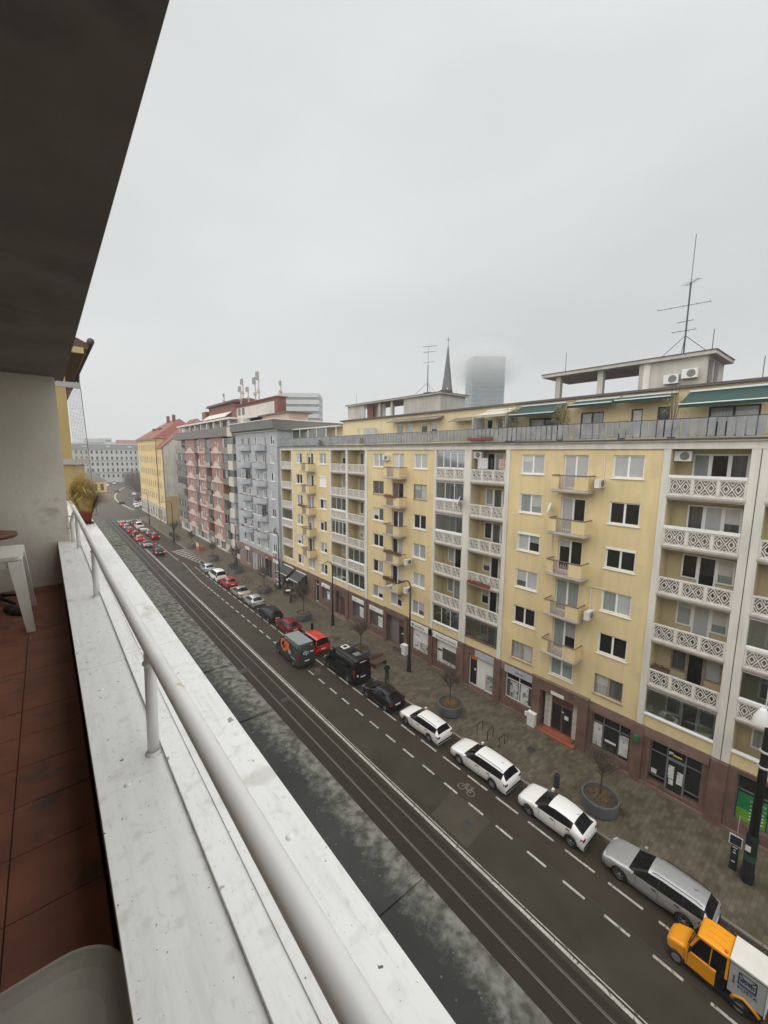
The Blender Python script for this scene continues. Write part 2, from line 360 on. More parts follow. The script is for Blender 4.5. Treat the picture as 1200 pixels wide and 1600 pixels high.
# autumn leaf litter along the gutter
lf = MB()
for k in range(1500):
    yy = rnd.uniform(-2,60); xx = 22.16-abs(rnd.gauss(0,.16)); s_ = rnd.uniform(.02,.05); a = rnd.uniform(0,6.28)
    if not (7.2<yy<8.3 or 11.6<yy<13.4 or 16.8<yy<18.6 or rnd.random()<.35): continue
    c_, d_ = s_*math.cos(a), s_*math.sin(a); z = .014+rnd.uniform(0,.012)
    lf.quad((xx-c_,yy-d_,z),(xx+d_*.6,yy-c_*.6,z+.008),(xx+c_,yy+d_,z),(xx-d_*.6,yy+c_*.6,z+.004))
o = part('leaf_litter', lf, mat('wet_leaves', (.16,.105,.03), .7, .4, 6)); tag(o, 'wet brown leaves lying in the gutter between the parked cars', 'leaves', kind='stuff')

# ------------------------------------------------------------------ the balcony we stand on
Z0 = CAMZ
K['plaster'] = mat('balcony_plaster', (.74,.70,.61), .95, .09, 1.6, bump=.25, bscale=14, dark=(.50,.46,.40), dcov=.66, dscale=2.2)
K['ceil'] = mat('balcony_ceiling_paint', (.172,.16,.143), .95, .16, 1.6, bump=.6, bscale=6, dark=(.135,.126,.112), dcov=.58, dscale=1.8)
def coping_mat():
    m = mat('white_coping', (.86,.86,.83), .38, .05, 1.8, bump=.06, bscale=9, dark=(.70,.69,.63), dcov=.62, dscale=5)
    t = m.node_tree; b = t.nodes['Principled BSDF']; lk = t.links.new; src = b.inputs['Base Color'].links[0].from_socket
    ge = t.nodes.new('ShaderNodeNewGeometry'); cur = src
    for sc, th, colr in ((38, .712, (.06,.055,.05)), (90, .72, (.12,.11,.10)), (13, .725, (.30,.28,.24))):
        n = t.nodes.new('ShaderNodeTexNoise'); n.inputs['Scale'].default_value = sc; n.inputs['Detail'].default_value = 3; lk(ge.outputs['Position'], n.inputs['Vector'])
        mr = t.nodes.new('ShaderNodeMapRange'); mr.inputs[1].default_value = th; mr.inputs[2].default_value = th+.03; lk(n.outputs['Fac'], mr.inputs[0])
        x = t.nodes.new('ShaderNodeMixRGB'); lk(mr.outputs[0], x.inputs[0]); lk(cur, x.inputs[1]); x.inputs[2].default_value = (*colr,1); cur = x.outputs[0]
    # brush marks and rain scuffs running along the sheets, and greyish worn film
    for sc, st, lo_, hi_, cv, amt in ((3.0,(16,1.1,1),.50,.78,(.60,.59,.55),.42),(20,(1,1,1),.56,.72,(.62,.61,.56),.5),(55,(1.5,.5,1),.60,.70,(.42,.40,.36),.28)):
        q = t.nodes.new('ShaderNodeVectorMath'); q.operation = 'MULTIPLY'; q.inputs[1].default_value = st; lk(ge.outputs['Position'], q.inputs[0])
        n = t.nodes.new('ShaderNodeTexNoise'); n.inputs['Scale'].default_value = sc; n.inputs['Detail'].default_value = 6; lk(q.outputs[0], n.inputs['Vector'])
        mr = t.nodes.new('ShaderNodeMapRange'); mr.inputs[1].default_value = lo_; mr.inputs[2].default_value = hi_; mr.inputs[4].default_value = amt; lk(n.outputs['Fac'], mr.inputs[0])
        x = t.nodes.new('ShaderNodeMixRGB'); lk(mr.outputs[0], x.inputs[0]); lk(cur, x.inputs[1]); x.inputs[2].default_value = (*cv,1); cur = x.outputs[0]
    lk(cur, b.inputs['Base Color']); return m
K['coping'] = coping_mat()
def ledge_mat():
    m = mat('weathered_ledge', (.040,.040,.038), .33, .3, 3.0, bump=.25, bscale=18, spec=.12); t = m.node_tree; b = t.nodes['Principled BSDF']; lk = t.links.new
    src = b.inputs['Base Color'].links[0].from_socket; ge = t.nodes.new('ShaderNodeNewGeometry'); sp = t.nodes.new('ShaderNodeSeparateXYZ'); lk(ge.outputs['Position'], sp.inputs[0])
    n = t.nodes.new('ShaderNodeTexNoise'); n.inputs['Scale'].default_value = 24; n.inputs['Detail'].default_value = 8; n.inputs['Roughness'].default_value = .78; lk(ge.outputs['Position'], n.inputs['Vector'])
    # lichen crust that has grown along the outer edge
    g = t.nodes.new('ShaderNodeMapRange'); g.inputs[1].default_value = .66; g.inputs[2].default_value = .90; g.inputs[3].default_value = -.5; g.inputs[4].default_value = .26; lk(sp.outputs['X'], g.inputs[0])
    gy = t.nodes.new('ShaderNodeMapRange'); gy.inputs[1].default_value = 1.6; gy.inputs[2].default_value = 4.2; gy.inputs[3].default_value = 0; gy.inputs[4].default_value = .5; lk(sp.outputs['Y'], gy.inputs[0])
    a = t.nodes.new('ShaderNodeMath'); a.operation = 'ADD'; lk(n.outputs['Fac'], a.inputs[0]); lk(g.outputs[0], a.inputs[1])
    a2 = t.nodes.new('ShaderNodeMath'); a2.operation = 'ADD'; lk(a.outputs[0], a2.inputs[0]); lk(gy.outputs[0], a2.inputs[1])
    r = t.nodes.new('ShaderNodeMapRange'); r.inputs[1].default_value = .46; r.inputs[2].default_value = .72; lk(a2.outputs[0], r.inputs[0])
    n2 = t.nodes.new('ShaderNodeTexNoise'); n2.inputs['Scale'].default_value = 28; n2.inputs['Detail'].default_value = 5; lk(ge.outputs['Position'], n2.inputs['Vector'])
    cr = t.nodes.new('ShaderNodeValToRGB'); cr.color_ramp.elements[0].position = .35; cr.color_ramp.elements[0].color = (.085,.085,.066,1); cr.color_ramp.elements[1].position = .65; cr.color_ramp.elements[1].color = (.24,.24,.21,1); lk(n2.outputs['Fac'], cr.inputs[0])
    x = t.nodes.new('ShaderNodeMixRGB'); lk(r.outputs[0], x.inputs[0]); lk(src, x.inputs[1]); lk(cr.outputs[0], x.inputs[2]); lk(x.outputs[0], b.inputs['Base Color'])
    rr = t.nodes.new('ShaderNodeMapRange'); rr.inputs[3].default_value = .28; rr.inputs[4].default_value = .9; lk(r.outputs[0], rr.inputs[0]); lk(rr.outputs[0], b.inputs['Roughness'])
    return m
K['ledge'] = ledge_mat()
K['tile'] = mat('terracotta_tile', (.21,.070,.034), .6, .22, 5, bump=.1, dark=(.10,.05,.035), dcov=.62, dscale=4)
fl = structure('balcony_floor', MB().box(-1.6,.055,-4.5,6.62,Z0-1.95,Z0-1.712), mat('tile_grout', (.075,.036,.024), .9, .1))
tm_ = MB().box(.0025,.3135,.0025,.3175,0,.011).mesh('floor_tile', K['tile'])
tn_ = MB().box(.0025,.298,.0025,.3175,0,.011).mesh('floor_tile', K['tile'])
for j in range(-6,21):
    inst('floor_tile', tn_, fl, (-.25,.305+j*.32-.4,Z0-1.711+rnd.uniform(-.0008,.0008)))
    for i in range(1,5): inst('floor_tile', tm_, fl, (-.25-.316*i,.305+j*.32-.4+(0 if i%2 else .05),Z0-1.711+rnd.uniform(-.0008,.0008)))
structure('balcony_end_wall', MB().box(-1.6,.178,6.62,6.9,Z0-1.72,Z0+.93), K['plaster'])
structure('balcony_back_wall', MB().box(-1.95,-1.6,-4.8,6.9,Z0-1.95,Z0+.95), K['plaster'])
structure('balcony_rear_end_wall', MB().box(-1.6,.5,-4.8,-4.5,Z0-1.95,Z0+.95), K['plaster'])
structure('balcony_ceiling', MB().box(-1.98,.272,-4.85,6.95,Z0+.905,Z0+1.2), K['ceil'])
pw = MB().box(.062,.53,-4.5,11.9,Z0-1.95,Z0-1.165)
par = structure('parapet', pw, mat('parapet_inner', (.20,.11,.085), .8, .15, 3))
# coping sheets, two overlapping courses with seams
seams = [-4.5,-2.2,.15,2.58,5.1,7.4,9.6,11.9]
for a,b in zip(seams[:-1],seams[1:]):
    m1 = MB().box(.046,.27,a+.002,b-.002,Z0-1.164,Z0-1.150); m1.box(.046,.058,a+.002,b-.002,Z0-1.20,Z0-1.164)
    part('coping_sheet', m1, K['coping'], par)
    m2 = MB().box(.262,.545,a+.035,b+.031,Z0-1.149,Z0-1.132); m2.box(.533,.545,a+.035,b+.031,Z0-1.22,Z0-1.149); part('coping_sheet', m2, K['coping'], par)
    m3 = MB().box(.335,.36,a+.04,b+.02,Z0-1.132,Z0-1.127); part('coping_rib', m3, K['coping'], par)
for x,y in ((.47,1.0),(.44,2.05),(.12,2.3),(.13,1.55),(.49,3.3)):
    part('rivet', MB().lathe([(.011,0),(.0095,.004),(.004,.0055),(0,.006)],(x,y,Z0-(1.132 if x>.262 else 1.150)),10), K['coping'], par, True)
lw = MB().box(.40,.90,-6,12,0,Z0-1.53)
lsl = [-6,-3.4,-1.2,.9,2.16,2.84,4.4,5.9,7.8,9.9,12.0]
led = structure('street_ledge', MB().box(.40,.905,-6,12,Z0-1.62,Z0-1.532), K['slab'])
for a,b in zip(lsl[:-1],lsl[1:]):
    part('ledge_sheet', MB().prism([(.47,Z0-1.5),(.932,Z0-1.515),(.932,Z0-1.55),(.47,Z0-1.531)],'y',a+.003,b-.003), K['ledge'], led)
    part('ledge_seam', MB().prism([(.50,Z0-1.5),(.925,Z0-1.514),(.925,Z0-1.5095),(.50,Z0-1.4965)],'y',b-.012,b+.006), K['ledge'], led)
gr = MB()
for k in range(1500):
    xx = rnd.uniform(.56,.925); yy = rnd.uniform(.2,9); s_ = rnd.uniform(.0015,.0055)
    gr.lathe([(s_,0),(s_*.8,s_*.8),(0,s_)],(xx,yy,Z0-1.503-.0325*(xx-.47)),5)
o = part('ledge_grit', gr, mat('grit', (.12,.12,.11), .9, .5, 40)); tag(o, 'crumbs of grit and dirt scattered on the dark street ledge', 'grit', kind='stuff')
# the house under and above the balcony
own = top('own_building', 'dark mass of the house whose balcony we stand on', 'building', (-6,0,0))
part('wall', MB().box(-14,.44,-40,11.9,.0,Z0-1.96), K['pilaster'], own)
part('upper_wall', MB().box(-14,-1.96,-40,11.9,Z0-1.96,Z0+3.2), K['pilaster'], own)
part('roof_slab', MB().box(-14.4,.1,-40,6.94,Z0+1.21,Z0+1.5), K['slab'], own)
# handrail
hr = top('handrail', 'white painted tubular steel handrail on the balcony parapet', 'handrail', (.24,2,Z0-1.15))
K['railpaint'] = mat('rail_paint', (.80,.795,.76), .42, .05, 5, bump=.06, bscale=16, dark=(.50,.38,.20), dcov=.69, dscale=9)
part('top_tube', MB().tube([(.252,-3.2,Z0-.698),(.25,.3,Z0-.70),(.25,1,Z0-.712),(.249,1.8,Z0-.733),(.248,3,Z0-.745),(.25,6.6,Z0-.75),(.25,7.1,Z0-.75)],.0245,20), K['railpaint'], hr, True)
for y in (-.55,1.67,3.9,6.05):
    p_ = part('post', MB().tube([(.233,y,Z0-1.152),(.245,y,Z0-(.74 if y > 0 else .71))],.0205,16), K['railpaint'], hr, True)
    part('weld_collar', MB().lathe([(.0225,0),(.026,.004),(.026,.010),(.0225,.014)],(.2425,y,Z0-(.79 if y > 1 else .75)),14), K['railpaint'], p_, True)
    part('foot_flange', MB().lathe([(.030,0),(.030,.003),(.024,.007),(.022,.014)],(.233,y,Z0-1.151),14), K['railpaint'], p_, True)
p_ = part('end_post', MB().tube([(.20,6.52,Z0-1.15),(.20,6.52,Z0-.9),(.235,6.5,Z0-.77)],.021,12), K['railpaint'], hr, True)
for z in (-.82,-.98): part('wall_bracket', MB().tube([(.20,6.52,Z0+z),(.16,6.63,Z0+z)],.008,8), K['railpaint'], p_)
# white plastic table
K['plastic'] = mat('white_plastic', (.78,.765,.69), .4, .06, 4, dark=(.46,.44,.39), dcov=.66, dscale=5)
tb = top('plastic_table', 'white moulded plastic garden table against the balcony end wall', 'table', (-.62,5.4,Z0-1.7))
tp = MB(); pr = []
def rrect(cx, cy, w, h, r, n=5):
    out = []
    for qx,qy,a0 in ((1,1,0),(-1,1,90),(-1,-1,180),(1,-1,270)):
        for k in range(n+1):
            a = rad(a0+90*k/n); out.append((cx+qx*(w/2-r)+r*math.cos(a), cy+qy*(h/2-r)+r*math.sin(a)))
    return out
tp.prism(rrect(-.63,5.42,.78,.66,.05),'z',Z0-1.02,Z0-.985); tp.prism(rrect(-.63,5.42,.74,.62,.05),'z',Z0-1.09,Z0-1.02)
part('table_top', tp, K['plastic'], tb)
for sx,sy in ((1,1),(1,-1),(-1,1),(-1,-1)):
    tx, ty = -.63+sx*.335, 5.42+sy*.275; bx, by = -.63+sx*.40, 5.42+sy*.42
    lg = MB(); n0 = len(lg.v)
    for (cx,cy,z,w) in ((tx,ty,Z0-1.03,.105),(bx,by,Z0-1.7,.062)):
        lg.v += [(cx-w/2,cy-w/2,z),(cx+w/2,cy-w/2,z),(cx+w/2,cy+w/2,z),(cx-w/2,cy+w/2,z)]
    lg.f += [(3,2,1,0),(4,5,6,7)]+[(k,(k+1)%4,4+(k+1)%4,4+k) for k in range(4)]
    part('leg', lg, K['plastic'], tb)
# round brown stool behind it
bs = top('round_stool', 'round brown wooden top on a dark pedestal behind the plastic table', 'stool', (-.56,6.2,Z0-1.7))
part('seat', MB().lathe([(0,-.03),(.24,-.03),(.255,-.015),(.255,.005),(.245,.018),(0,.02)],(-.56,6.2,Z0-.93),28), mat('brown_stool_top', (.17,.065,.03), .45, .15, 6), bs, True)
part('pedestal', MB().tube([(-.56,6.2,Z0-1.65),(-.56,6.2,Z0-.95)],.022,10), K['black'], bs, True)
for a in range(5):
    c_, s_ = math.cos(a*1.2566+.3), math.sin(a*1.2566+.3); part('foot', MB().tube([(-.56,6.2,Z0-1.62),(-.56+.3*c_,6.2+.3*s_,Z0-1.675)],.024,8,.018), K['black'], bs, True)
# grey plastic stool right under the camera
st = top('plastic_stool', 'grey white plastic stool with a dished rounded seat in the near corner', 'stool', (-.15,.95,Z0-1.7))
sm = MB(); rings = []
for (sc,z) in ((.90,-.07),(.99,-.05),(1.0,-.02),(.992,-.006),(.975,0),(.955,-.003),(.925,-.012),(.86,-.026),(.72,-.038),(.4,-.045)):
    rings.append([(-.13+(x)*sc, .93+(y_)*sc, Z0-1.235+z) for x,y_ in rrect(0,0,.375,.46,.13,7)])
for a,b in zip(rings[:-1],rings[1:]):
    for k in range(len(a)): sm.quad(a[k],a[(k+1)%len(a)],b[(k+1)%len(a)],b[k])
sm.poly(rings[-1]); part('seat', sm, mat('grey_plastic',(.235,.22,.185),.45,.06,4), st, True)
for sx,sy in ((1,1),(1,-1),(-1,1),(-1,-1)):
    part('leg', MB().tube([(-.13+sx*.13,.93+sy*.17,Z0-1.292),(-.13+sx*.16,.93+sy*.2,Z0-1.7)],.022,8,.016), K['plastic'], st, True)
# shoe by the table
sh = MB(); 
for i,(y_,w,h) in enumerate(((0,.03,.03),(.05,.042,.05),(.13,.045,.065),(.2,.04,.085),(.25,.032,.085))): pass
sh.lathe([(.0,0),(.045,.0),(.05,.03),(.04,.06),(.0,.075)],(0,0,0),12)
me = sh.mesh('slipper', mat('dark_slipper', (.045,.028,.03), .7, .3, 20), smooth=True); me.transform(Matrix.Scale(2.6,4,(0,1,0)))
for v_,(x,y,r_,l) in enumerate(((-.40,5.75,.5,'dark slipper on the tiles under the plastic table'),(-.33,5.60,.8,'dark slipper nearest the leg of the plastic table'))):
    o = inst('slipper', me, None, (x,y,Z0-1.70), r_); tag(o, l, 'slipper', 'slippers under the table')

# ------------------------------------------------------------------ neighbour's balcony and house
nb = top('neighbour_building', 'ochre yellow neighbouring house with a brown eave and gutter', 'building', (-4,20,0))
part('wall', MB().box(-10,.51,12.0,42,0,Z0+2.75), K['ochre'], nb)
part('string_course', MB().box(-1,.83,11.95,12.6,Z0-.30,Z0-.17), K['slab'], nb)
part('balcony_block', MB().box(-1,.72,12.02,14,Z0-1.9,Z0-.31), K['ochre'], nb)
ev = part('eave', MB().prism([(.3,Z0+2.76),(1.12,Z0+2.72),(1.2,Z0+2.86),(.2,Z0+3.35),(-4,Z0+5.2),(-4,Z0+4.9)],'y',14,42), K['wood'], nb)
part('soffit_board', MB().box(.3,1.05,13.96,14.05,Z0+2.6,Z0+2.75), mat('cream_wood', (.55,.42,.22), .8, .1), ev)
part('gutter', MB().tube([(1.22,13.9,Z0+2.93),(1.22,42,Z0+2.93)],.085,10), K['cap'], ev, True)
part('downpipe', MB().tube([(1.22,19.4,Z0+2.9),(1.2,19.4,Z0+2.5),(.62,19.3,Z0+2.25),(.60,19.3,0)],.06,8), K['cap'], nb, True)
net = top('bird_net', 'fine bird net stretched under a metal bar on the neighbouring balcony', 'net', (.45,9,Z0-1.13))
part('top_bar', MB().box(.20,.585,8.96,9.04,Z0+1.08,Z0+1.17), mat('alu', (.42,.42,.41), .5, .1), net)
nm = MB()
for k in range(10):
    f = k/9; nm.tube([(.40+f*.18,9,Z0+1.08),(.40+f*.20+.02,9,Z0-.35)],0.003,3,caps=False)
for k in range(26):
    z = 1.05-k*.056; sag = .03*math.sin(k*1.3); nm.tube([(.40,9,Z0+z+.02),(.50,9,Z0+z-.02+sag),(.60,9,Z0+z-.05)],0.003,3,caps=False)
part('mesh', nm, mat('net_cord', (.42,.42,.41), .8, 0), net)
part('edge_cord', MB().tube([(.585,9,Z0+1.1),(.605,9,Z0+.4),(.625,9,Z0-.4),(.66,9.0,Z0-1.13)],.004,5), K['cap'], net)
part('brace', MB().tube([(.64,9.0,Z0-.62),(.585,9.0,Z0-1.13)],.004,5), K['cap'], net)
gp = top('grass_pot', 'terracotta pot of yellow ornamental grass on the white coping', 'potted plant', (.42,7.95,Z0-1.13))
part('pot', MB().lathe([(0,0),(.075,0),(.105,.17),(.12,.172),(.12,.205),(.105,.205),(.10,.17),(0,.165)],(.42,7.95,Z0-1.13),18), mat('terracotta_pot', (.26,.075,.04), .8, .15, 8), gp, True)
part('saucer', MB().lathe([(0,0),(.11,0),(.12,.02),(.11,.02),(0,.012)],(.42,7.95,Z0-1.131),18), mat('pot_saucer', (.10,.03,.025), .8, .1), gp, True)
gm = MB()
for k in range(1900):
    a = rnd.uniform(0,6.283); l = rnd.uniform(.30,.72); sp_ = abs(rnd.gauss(0,.23)); r0 = rnd.uniform(0,.10)
    if rnd.random() < .13: a = rnd.uniform(-.5,.3); sp_ = rnd.uniform(.28,.50); l *= .7
    dx, dy = math.cos(a), math.sin(a); x0, y0 = .42+dx*r0, 7.95+dy*r0; w = .0032
    p1 = (x0+dx*sp_*.35, y0+dy*sp_*.35, Z0-.95+l*.62); p2 = (x0+dx*sp_, y0+dy*sp_, Z0-.95+l*(.98-sp_*.9))
    gm.quad((x0-dy*w,y0+dx*w,Z0-.955),(x0+dy*w,y0-dx*w,Z0-.955),(p1[0]+dy*w,p1[1]-dx*w,p1[2]),(p1[0]-dy*w,p1[1]+dx*w,p1[2]))
    gm.poly([(p1[0]-dy*w,p1[1]+dx*w,p1[2]),(p1[0]+dy*w,p1[1]-dx*w,p1[2]),p2])
part('grass_blades', gm, mat('ornamental_grass', (.50,.37,.15), .9, .3, 12), gp)
# ------------------------------------------------------------------ window kit (all facades look towards -X)
_mc = {}
K['blindwhite'] = mat('white_blind', (.58,.57,.54), .6, .05, 3)
def cached(key, fn):
    if key not in _mc: _mc[key] = fn()
    return _mc[key]
def frame_mesh(w, h, leaves, m, t=.075, jamb=0):
    def f():
        b = MB(); b.box(0,.07,-w/2,-w/2+t,0,h); b.box(0,.07,w/2-t,w/2,0,h); b.box(0,.07,-w/2+t,w/2-t,0,t); b.box(0,.07,-w/2+t,w/2-t,h-t,h)
        for i in range(1,leaves): y = -w/2+w*i/leaves; b.box(-.005,.07,y-t*.7,y+t*.7,t,h-t)
        if jamb: b.box(-jamb,.0,-w/2+.002,-w/2+.018,.002,h-.002); b.box(-jamb,.0,w/2-.018,w/2-.002,.002,h-.002)
        return b.mesh('window', m)
    return cached(('fr',round(w,2),round(h,2),leaves,m.name,t,jamb), f)
def pane_mesh(w, h, m): return cached(('pa',round(w,3),round(h,3),m.name), lambda: MB().box(.035,.045,-w/2,w/2,0,h).mesh('pane', m))
def sill_mesh(w, m): return cached(('si',round(w,2),m.name), lambda: MB().prism([(-.19,-.075),(.0,-.07),(.0,-.005),(-.19,-.03)],'y',-w/2-.08,w/2+.08).mesh('sill', m))
PK = ['pane_dark','pane_dark','pane_dark','pane_mid','pane_curtain','pane_light','pane_teal']
def window(parent, X, yc, z0, w, h, leaves=2, fm=None, panes=None, sill=True, depth=.11, name='window', t=.088):
    fm = fm or K['white']
    o = inst(name, frame_mesh(w,h,leaves,fm,t,depth-.003 if sill else 0), parent, (X+depth,yc,z0))
    pw = w/leaves
    for i in range(leaves):
        m = K[panes[i%len(panes)]] if panes else K[rnd.choice(PK)]
        inst('pane', pane_mesh(pw-t*1.2,h-2*t+.01,m), o, (X+depth,yc-w/2+pw*(i+.5),z0+t-.005))
    if name in ('window','balcony_door','loggia_window') and rnd.random() < .33:
        k_ = rnd.choice((.22,.35,.5,.65)); i_ = rnd.randrange(leaves); hh = (h-2*t)*k_
        inst('blind', cached(('bl',round(pw,2),round(hh,2)), lambda: MB().box(.029,.033,-pw/2+t*.62,pw/2-t*.62,-hh,0).mesh('blind', K[rnd.choice(['pane_light','pane_curtain','blindwhite'])])), o, (X+depth,yc-w/2+pw*(i_+.5),z0+h-t))
    if sill: inst('sill', sill_mesh(w,fm), o, (X+depth-.0,yc,z0))
    return o
def holes_wall(mb, X, y0, y1, z0, z1, holes, depth=.2):
    ys = sorted({y0,y1,*[h[0] for h in holes],*[h[1] for h in holes]}); zs = sorted({z0,z1,*[h[2] for h in holes],*[h[3] for h in holes]})
    for a,b in zip(ys[:-1],ys[1:]):
        for c,d in zip(zs[:-1],zs[1:]):
            my, mz = (a+b)/2, (c+d)/2
            if not any(h[0]<my<h[1] and h[2]<mz<h[3] for h in holes): mb.quad((X,b,c),(X,a,c),(X,a,d),(X,b,d))
    for h in holes:
        a,b,c,d = h[:4]; D = X+(h[4] if len(h)>4 else depth)
        mb.quad((X,a,c),(X,b,c),(D,b,c),(D,a,c)); mb.quad((X,a,d),(D,a,d),(D,b,d),(X,b,d)); mb.quad((X,a,c),(D,a,c),(D,a,d),(X,a,d)); mb.quad((X,b,c),(X,b,d),(D,b,d),(D,b,c))
    return mb

# ------------------------------------------------------------------ the long yellow apartment house
XF = 28.1; RH = 2.97
yb = top('apartment_building', 'long yellow apartment house with lattice loggias and brown granite ground floor', 'building', (28.1,26,0))
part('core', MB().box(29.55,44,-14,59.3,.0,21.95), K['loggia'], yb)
BAYS = [(8.28,18.6),(26.72,37.0),(44.95,55.25),(-10.3,-.1)]
LOGG = [(4.40,7.92),(.28,3.62),(18.98,22.38),(23.1,26.42),(37.5,40.98),(41.34,44.72),(55.55,59.0)]
win_jobs = []
def bay_cols(y0, y1): # window columns left (far) to right (near)
    return [(y1-1.0-1.85,y1-1.0), (y1-4.30-1.72,y1-4.30), (y1-7.55-1.80,y1-7.55)]
for (y0,y1) in BAYS:
    hs_ = []
    for r in range(6):
        zt = 21.06-RH*r
        for ci,(a,b) in enumerate(bay_cols(y0,y1)):
            zb = zt-1.43
            if ci == 1 and r < 5: zb = zt-2.32
            hs_.append((a,b,zb,zt)); win_jobs.append((y0,r,ci,a,b,zb,zt))
    part('wall', holes_wall(MB(), XF, y0, y1, 4.02, 21.42, hs_), K['yellow'], yb)
part('plinth_moulding', MB().box(28.02,28.3,-14,59.3,3.97,4.07), K['granite2'], yb)
SP = {(8.28,0,0):('pane_light',)*2,(8.28,1,0):('pane_teal','pane_teal'),(8.28,2,0):('pane_light','pane_dark'),(8.28,3,0):('pane_mid','pane_light'),(8.28,4,0):('pane_dark',)*2,(8.28,5,0):('pane_curtain','pane_light'),
 (8.28,0,2):('pane_light',)*2,(8.28,1,2):('pane_dark',)*2,(8.28,2,2):('pane_dark',)*2,(8.28,3,2):('pane_teal','pane_light'),(8.28,4,2):('pane_dark','pane_dark'),(8.28,5,2):('pane_curtain','pane_mid'),
 (8.28,0,1):('pane_light','pane_light'),(8.28,1,1):('pane_light','pane_dark'),(8.28,2,1):('pane_dark',)*2,(8.28,3,1):('pane_teal','pane_teal'),(8.28,4,1):('pane_teal','pane_dark'),(8.28,5,1):('pane_teal',)*2,
 (26.72,0,0):('pane_light','pane_curtain'),(26.72,0,2):('pane_light','pane_light'),(26.72,1,0):('pane_mid',)*2,(26.72,4,2):('pane_light',)*2,(26.72,1,1):('pane_mid','pane_dark'),(26.72,2,1):('pane_dark','pane_mid')}
K['oldwood'] = mat('old_wood_frame', (.30,.24,.18), .7, .15, 4)
for (y0,r,ci,a,b,zb,zt) in win_jobs:
    sp = SP.get((y0,r,ci)); 
    if sp: sp = sp[::-1]
    old = (y0,r,ci) in ((26.72,1,0),(26.72,1,1),(26.72,1,2),(8.28,5,0),(8.28,5,2))
    if ci == 1 and r < 5: window(yb, XF, (a+b)/2, zb, b-a, zt-zb, 2, K['oldwood'] if old else None, sp, False, .12, 'balcony_door')
    else: window(yb, XF, (a+b)/2, zb, b-a, zt-zb, 2, K['oldwood'] if old else None, sp, True)
    if (y0,r,ci) in ((8.28,2,0),(8.28,2,2),(44.95,1,2),(44.95,2,2)):
        part('shutter_box', MB().box(XF-.03,XF+.1,a,b,zt-.16,zt), K['white'], yb)
    if (y0,r,ci) == (44.95,1,2): part('roller_blind', MB().box(XF+.06,XF+.09,a+.05,b-.05,zb+.02,zt-.16), K['white'], yb)
# pilasters, frieze and cornice
gaps = [(7.92,8.28),(3.62,4.40),(-.1,.28),(18.6,18.98),(22.38,23.1),(26.42,26.72),(37.0,37.5),(40.98,41.34),(44.72,44.95),(55.25,55.55),(59.0,59.3)]
for a,b in gaps:
    if (a,b) == (3.62,4.40):
        part('pilaster', MB().box(28.03,29.54,4.02,4.40,4.08,21.44), K['pilaster'], yb); part('pilaster', MB().box(28.03,29.54,3.62,3.98,4.08,21.44), K['pilaster'], yb)
        part('expansion_joint', MB().box(28.08,29.5,3.98,4.02,0,22), K['ink'], yb)
    else: part('pilaster', MB().box(28.03,29.54,a,b,4.08,21.44), K['pilaster'], yb)
    for z in (0,): 
        if a > 0: part('granite_pier', MB().box(27.93,28.6,a-.12 if b-a<.5 else a,b+.12 if b-a<.5 else b,.1,3.97), K['granite'], yb)
part('frieze', MB().box(28.0,29.5,-14,59.3,21.44,21.80), K['pilaster'], yb)
co = part('cornice', MB().prism([(28.0,21.8),(27.80,21.86),(27.78,21.98),(29.5,21.98),(29.5,21.8)],'y',-14,59.35), K['pilaster'], yb)
part('gutter_edge', MB().box(27.74,27.80,-14,59.35,21.92,22.02), K['darkmetal'], co)
part('terrace_floor', MB().box(27.8,44,-14,59.3,21.981,22.03), K['concrete'], yb)
# loggias
panel_w = {}
def fret_mesh(w, h):
    def f():
        b = MB(); t = .032; th = .05
        b.box(0,.06,-w/2,-w/2+t,0,h); b.box(0,.06,w/2-t,w/2,0,h); b.box(0,.06,-w/2,w/2,0,t); b.box(0,.06,-w/2,w/2,h-t,h)
        cw = w/2
        for k in range(2):
            cy = -w/2+cw*(k+.5); 
            for s_ in (1.0,.52):
                P = [(cy-cw/2*s_,h/2),(cy,h/2+h/2*s_),(cy+cw/2*s_,h/2),(cy,h/2-h/2*s_)]
                for i in range(4): p,q = P[i],P[(i+1)%4]; b.bar((.03,p[0],p[1]),(.03,q[0],q[1]),.05,th)
            for sy,sz in ((1,1),(1,-1),(-1,1),(-1,-1)):
                b.bar((.03,cy+sy*cw*.5,h/2+sz*h*.24),(.03,cy+sy*cw*.26,h/2+sz*h*.5),.036,th)
        return b.mesh('fret_panel', K['fret'])
    return cached(('fret',round(w,2),round(h,2)), f)
BACK_SHADES = [mat('fret_shade_dark',(.055,.048,.042),.8,.2,2), mat('fret_shade_brown',(.11,.095,.08),.8,.2,2), mat('sheet_grey',(.24,.21,.185),.8,.12,2), mat('sheet_tan',(.30,.24,.15),.8,.12,2)]  # dark, brown sheets paint shade behind the fret; grey, tan are real backing
def parapet(lo, y0, y1, f, X=28.06, cap=False, backm=None):
    h = .70; pr_ = MB(); pr_.box(X-.02,X+.10,y0,y1,f+.92,f+1.0); pr_.box(X,X+.08,y0,y1,f+.0,f+.08)
    n = 3; g = (y1-y0)/n
    for i in range(n+1):
        yy = y0+g*i; pr_.box(X-.025,X+.085,max(y0,yy-.06),min(y1,yy+.06),f+.08,f+.92)
    p = part('parapet', pr_, K['fret'], lo)
    for i in range(n): inst('fret_panel', fret_mesh(g-.125,.82), lo, (X+.01,y0+g*(i+.5),f+.09))
    part('backing_shade_sheet', MB().box(X+.12,X+.13,y0,y1,f+.03,f+.92), backm, lo)  # darker ones are added to stand in for the shaded loggia interior
    if cap: part('sill_board', MB().box(X-.06,X+.18,y0,y1,f+1.0,f+1.16), K['white'], lo)
GLZ = {(0,0):'cap',(0,1):'slid',(2,1):None}
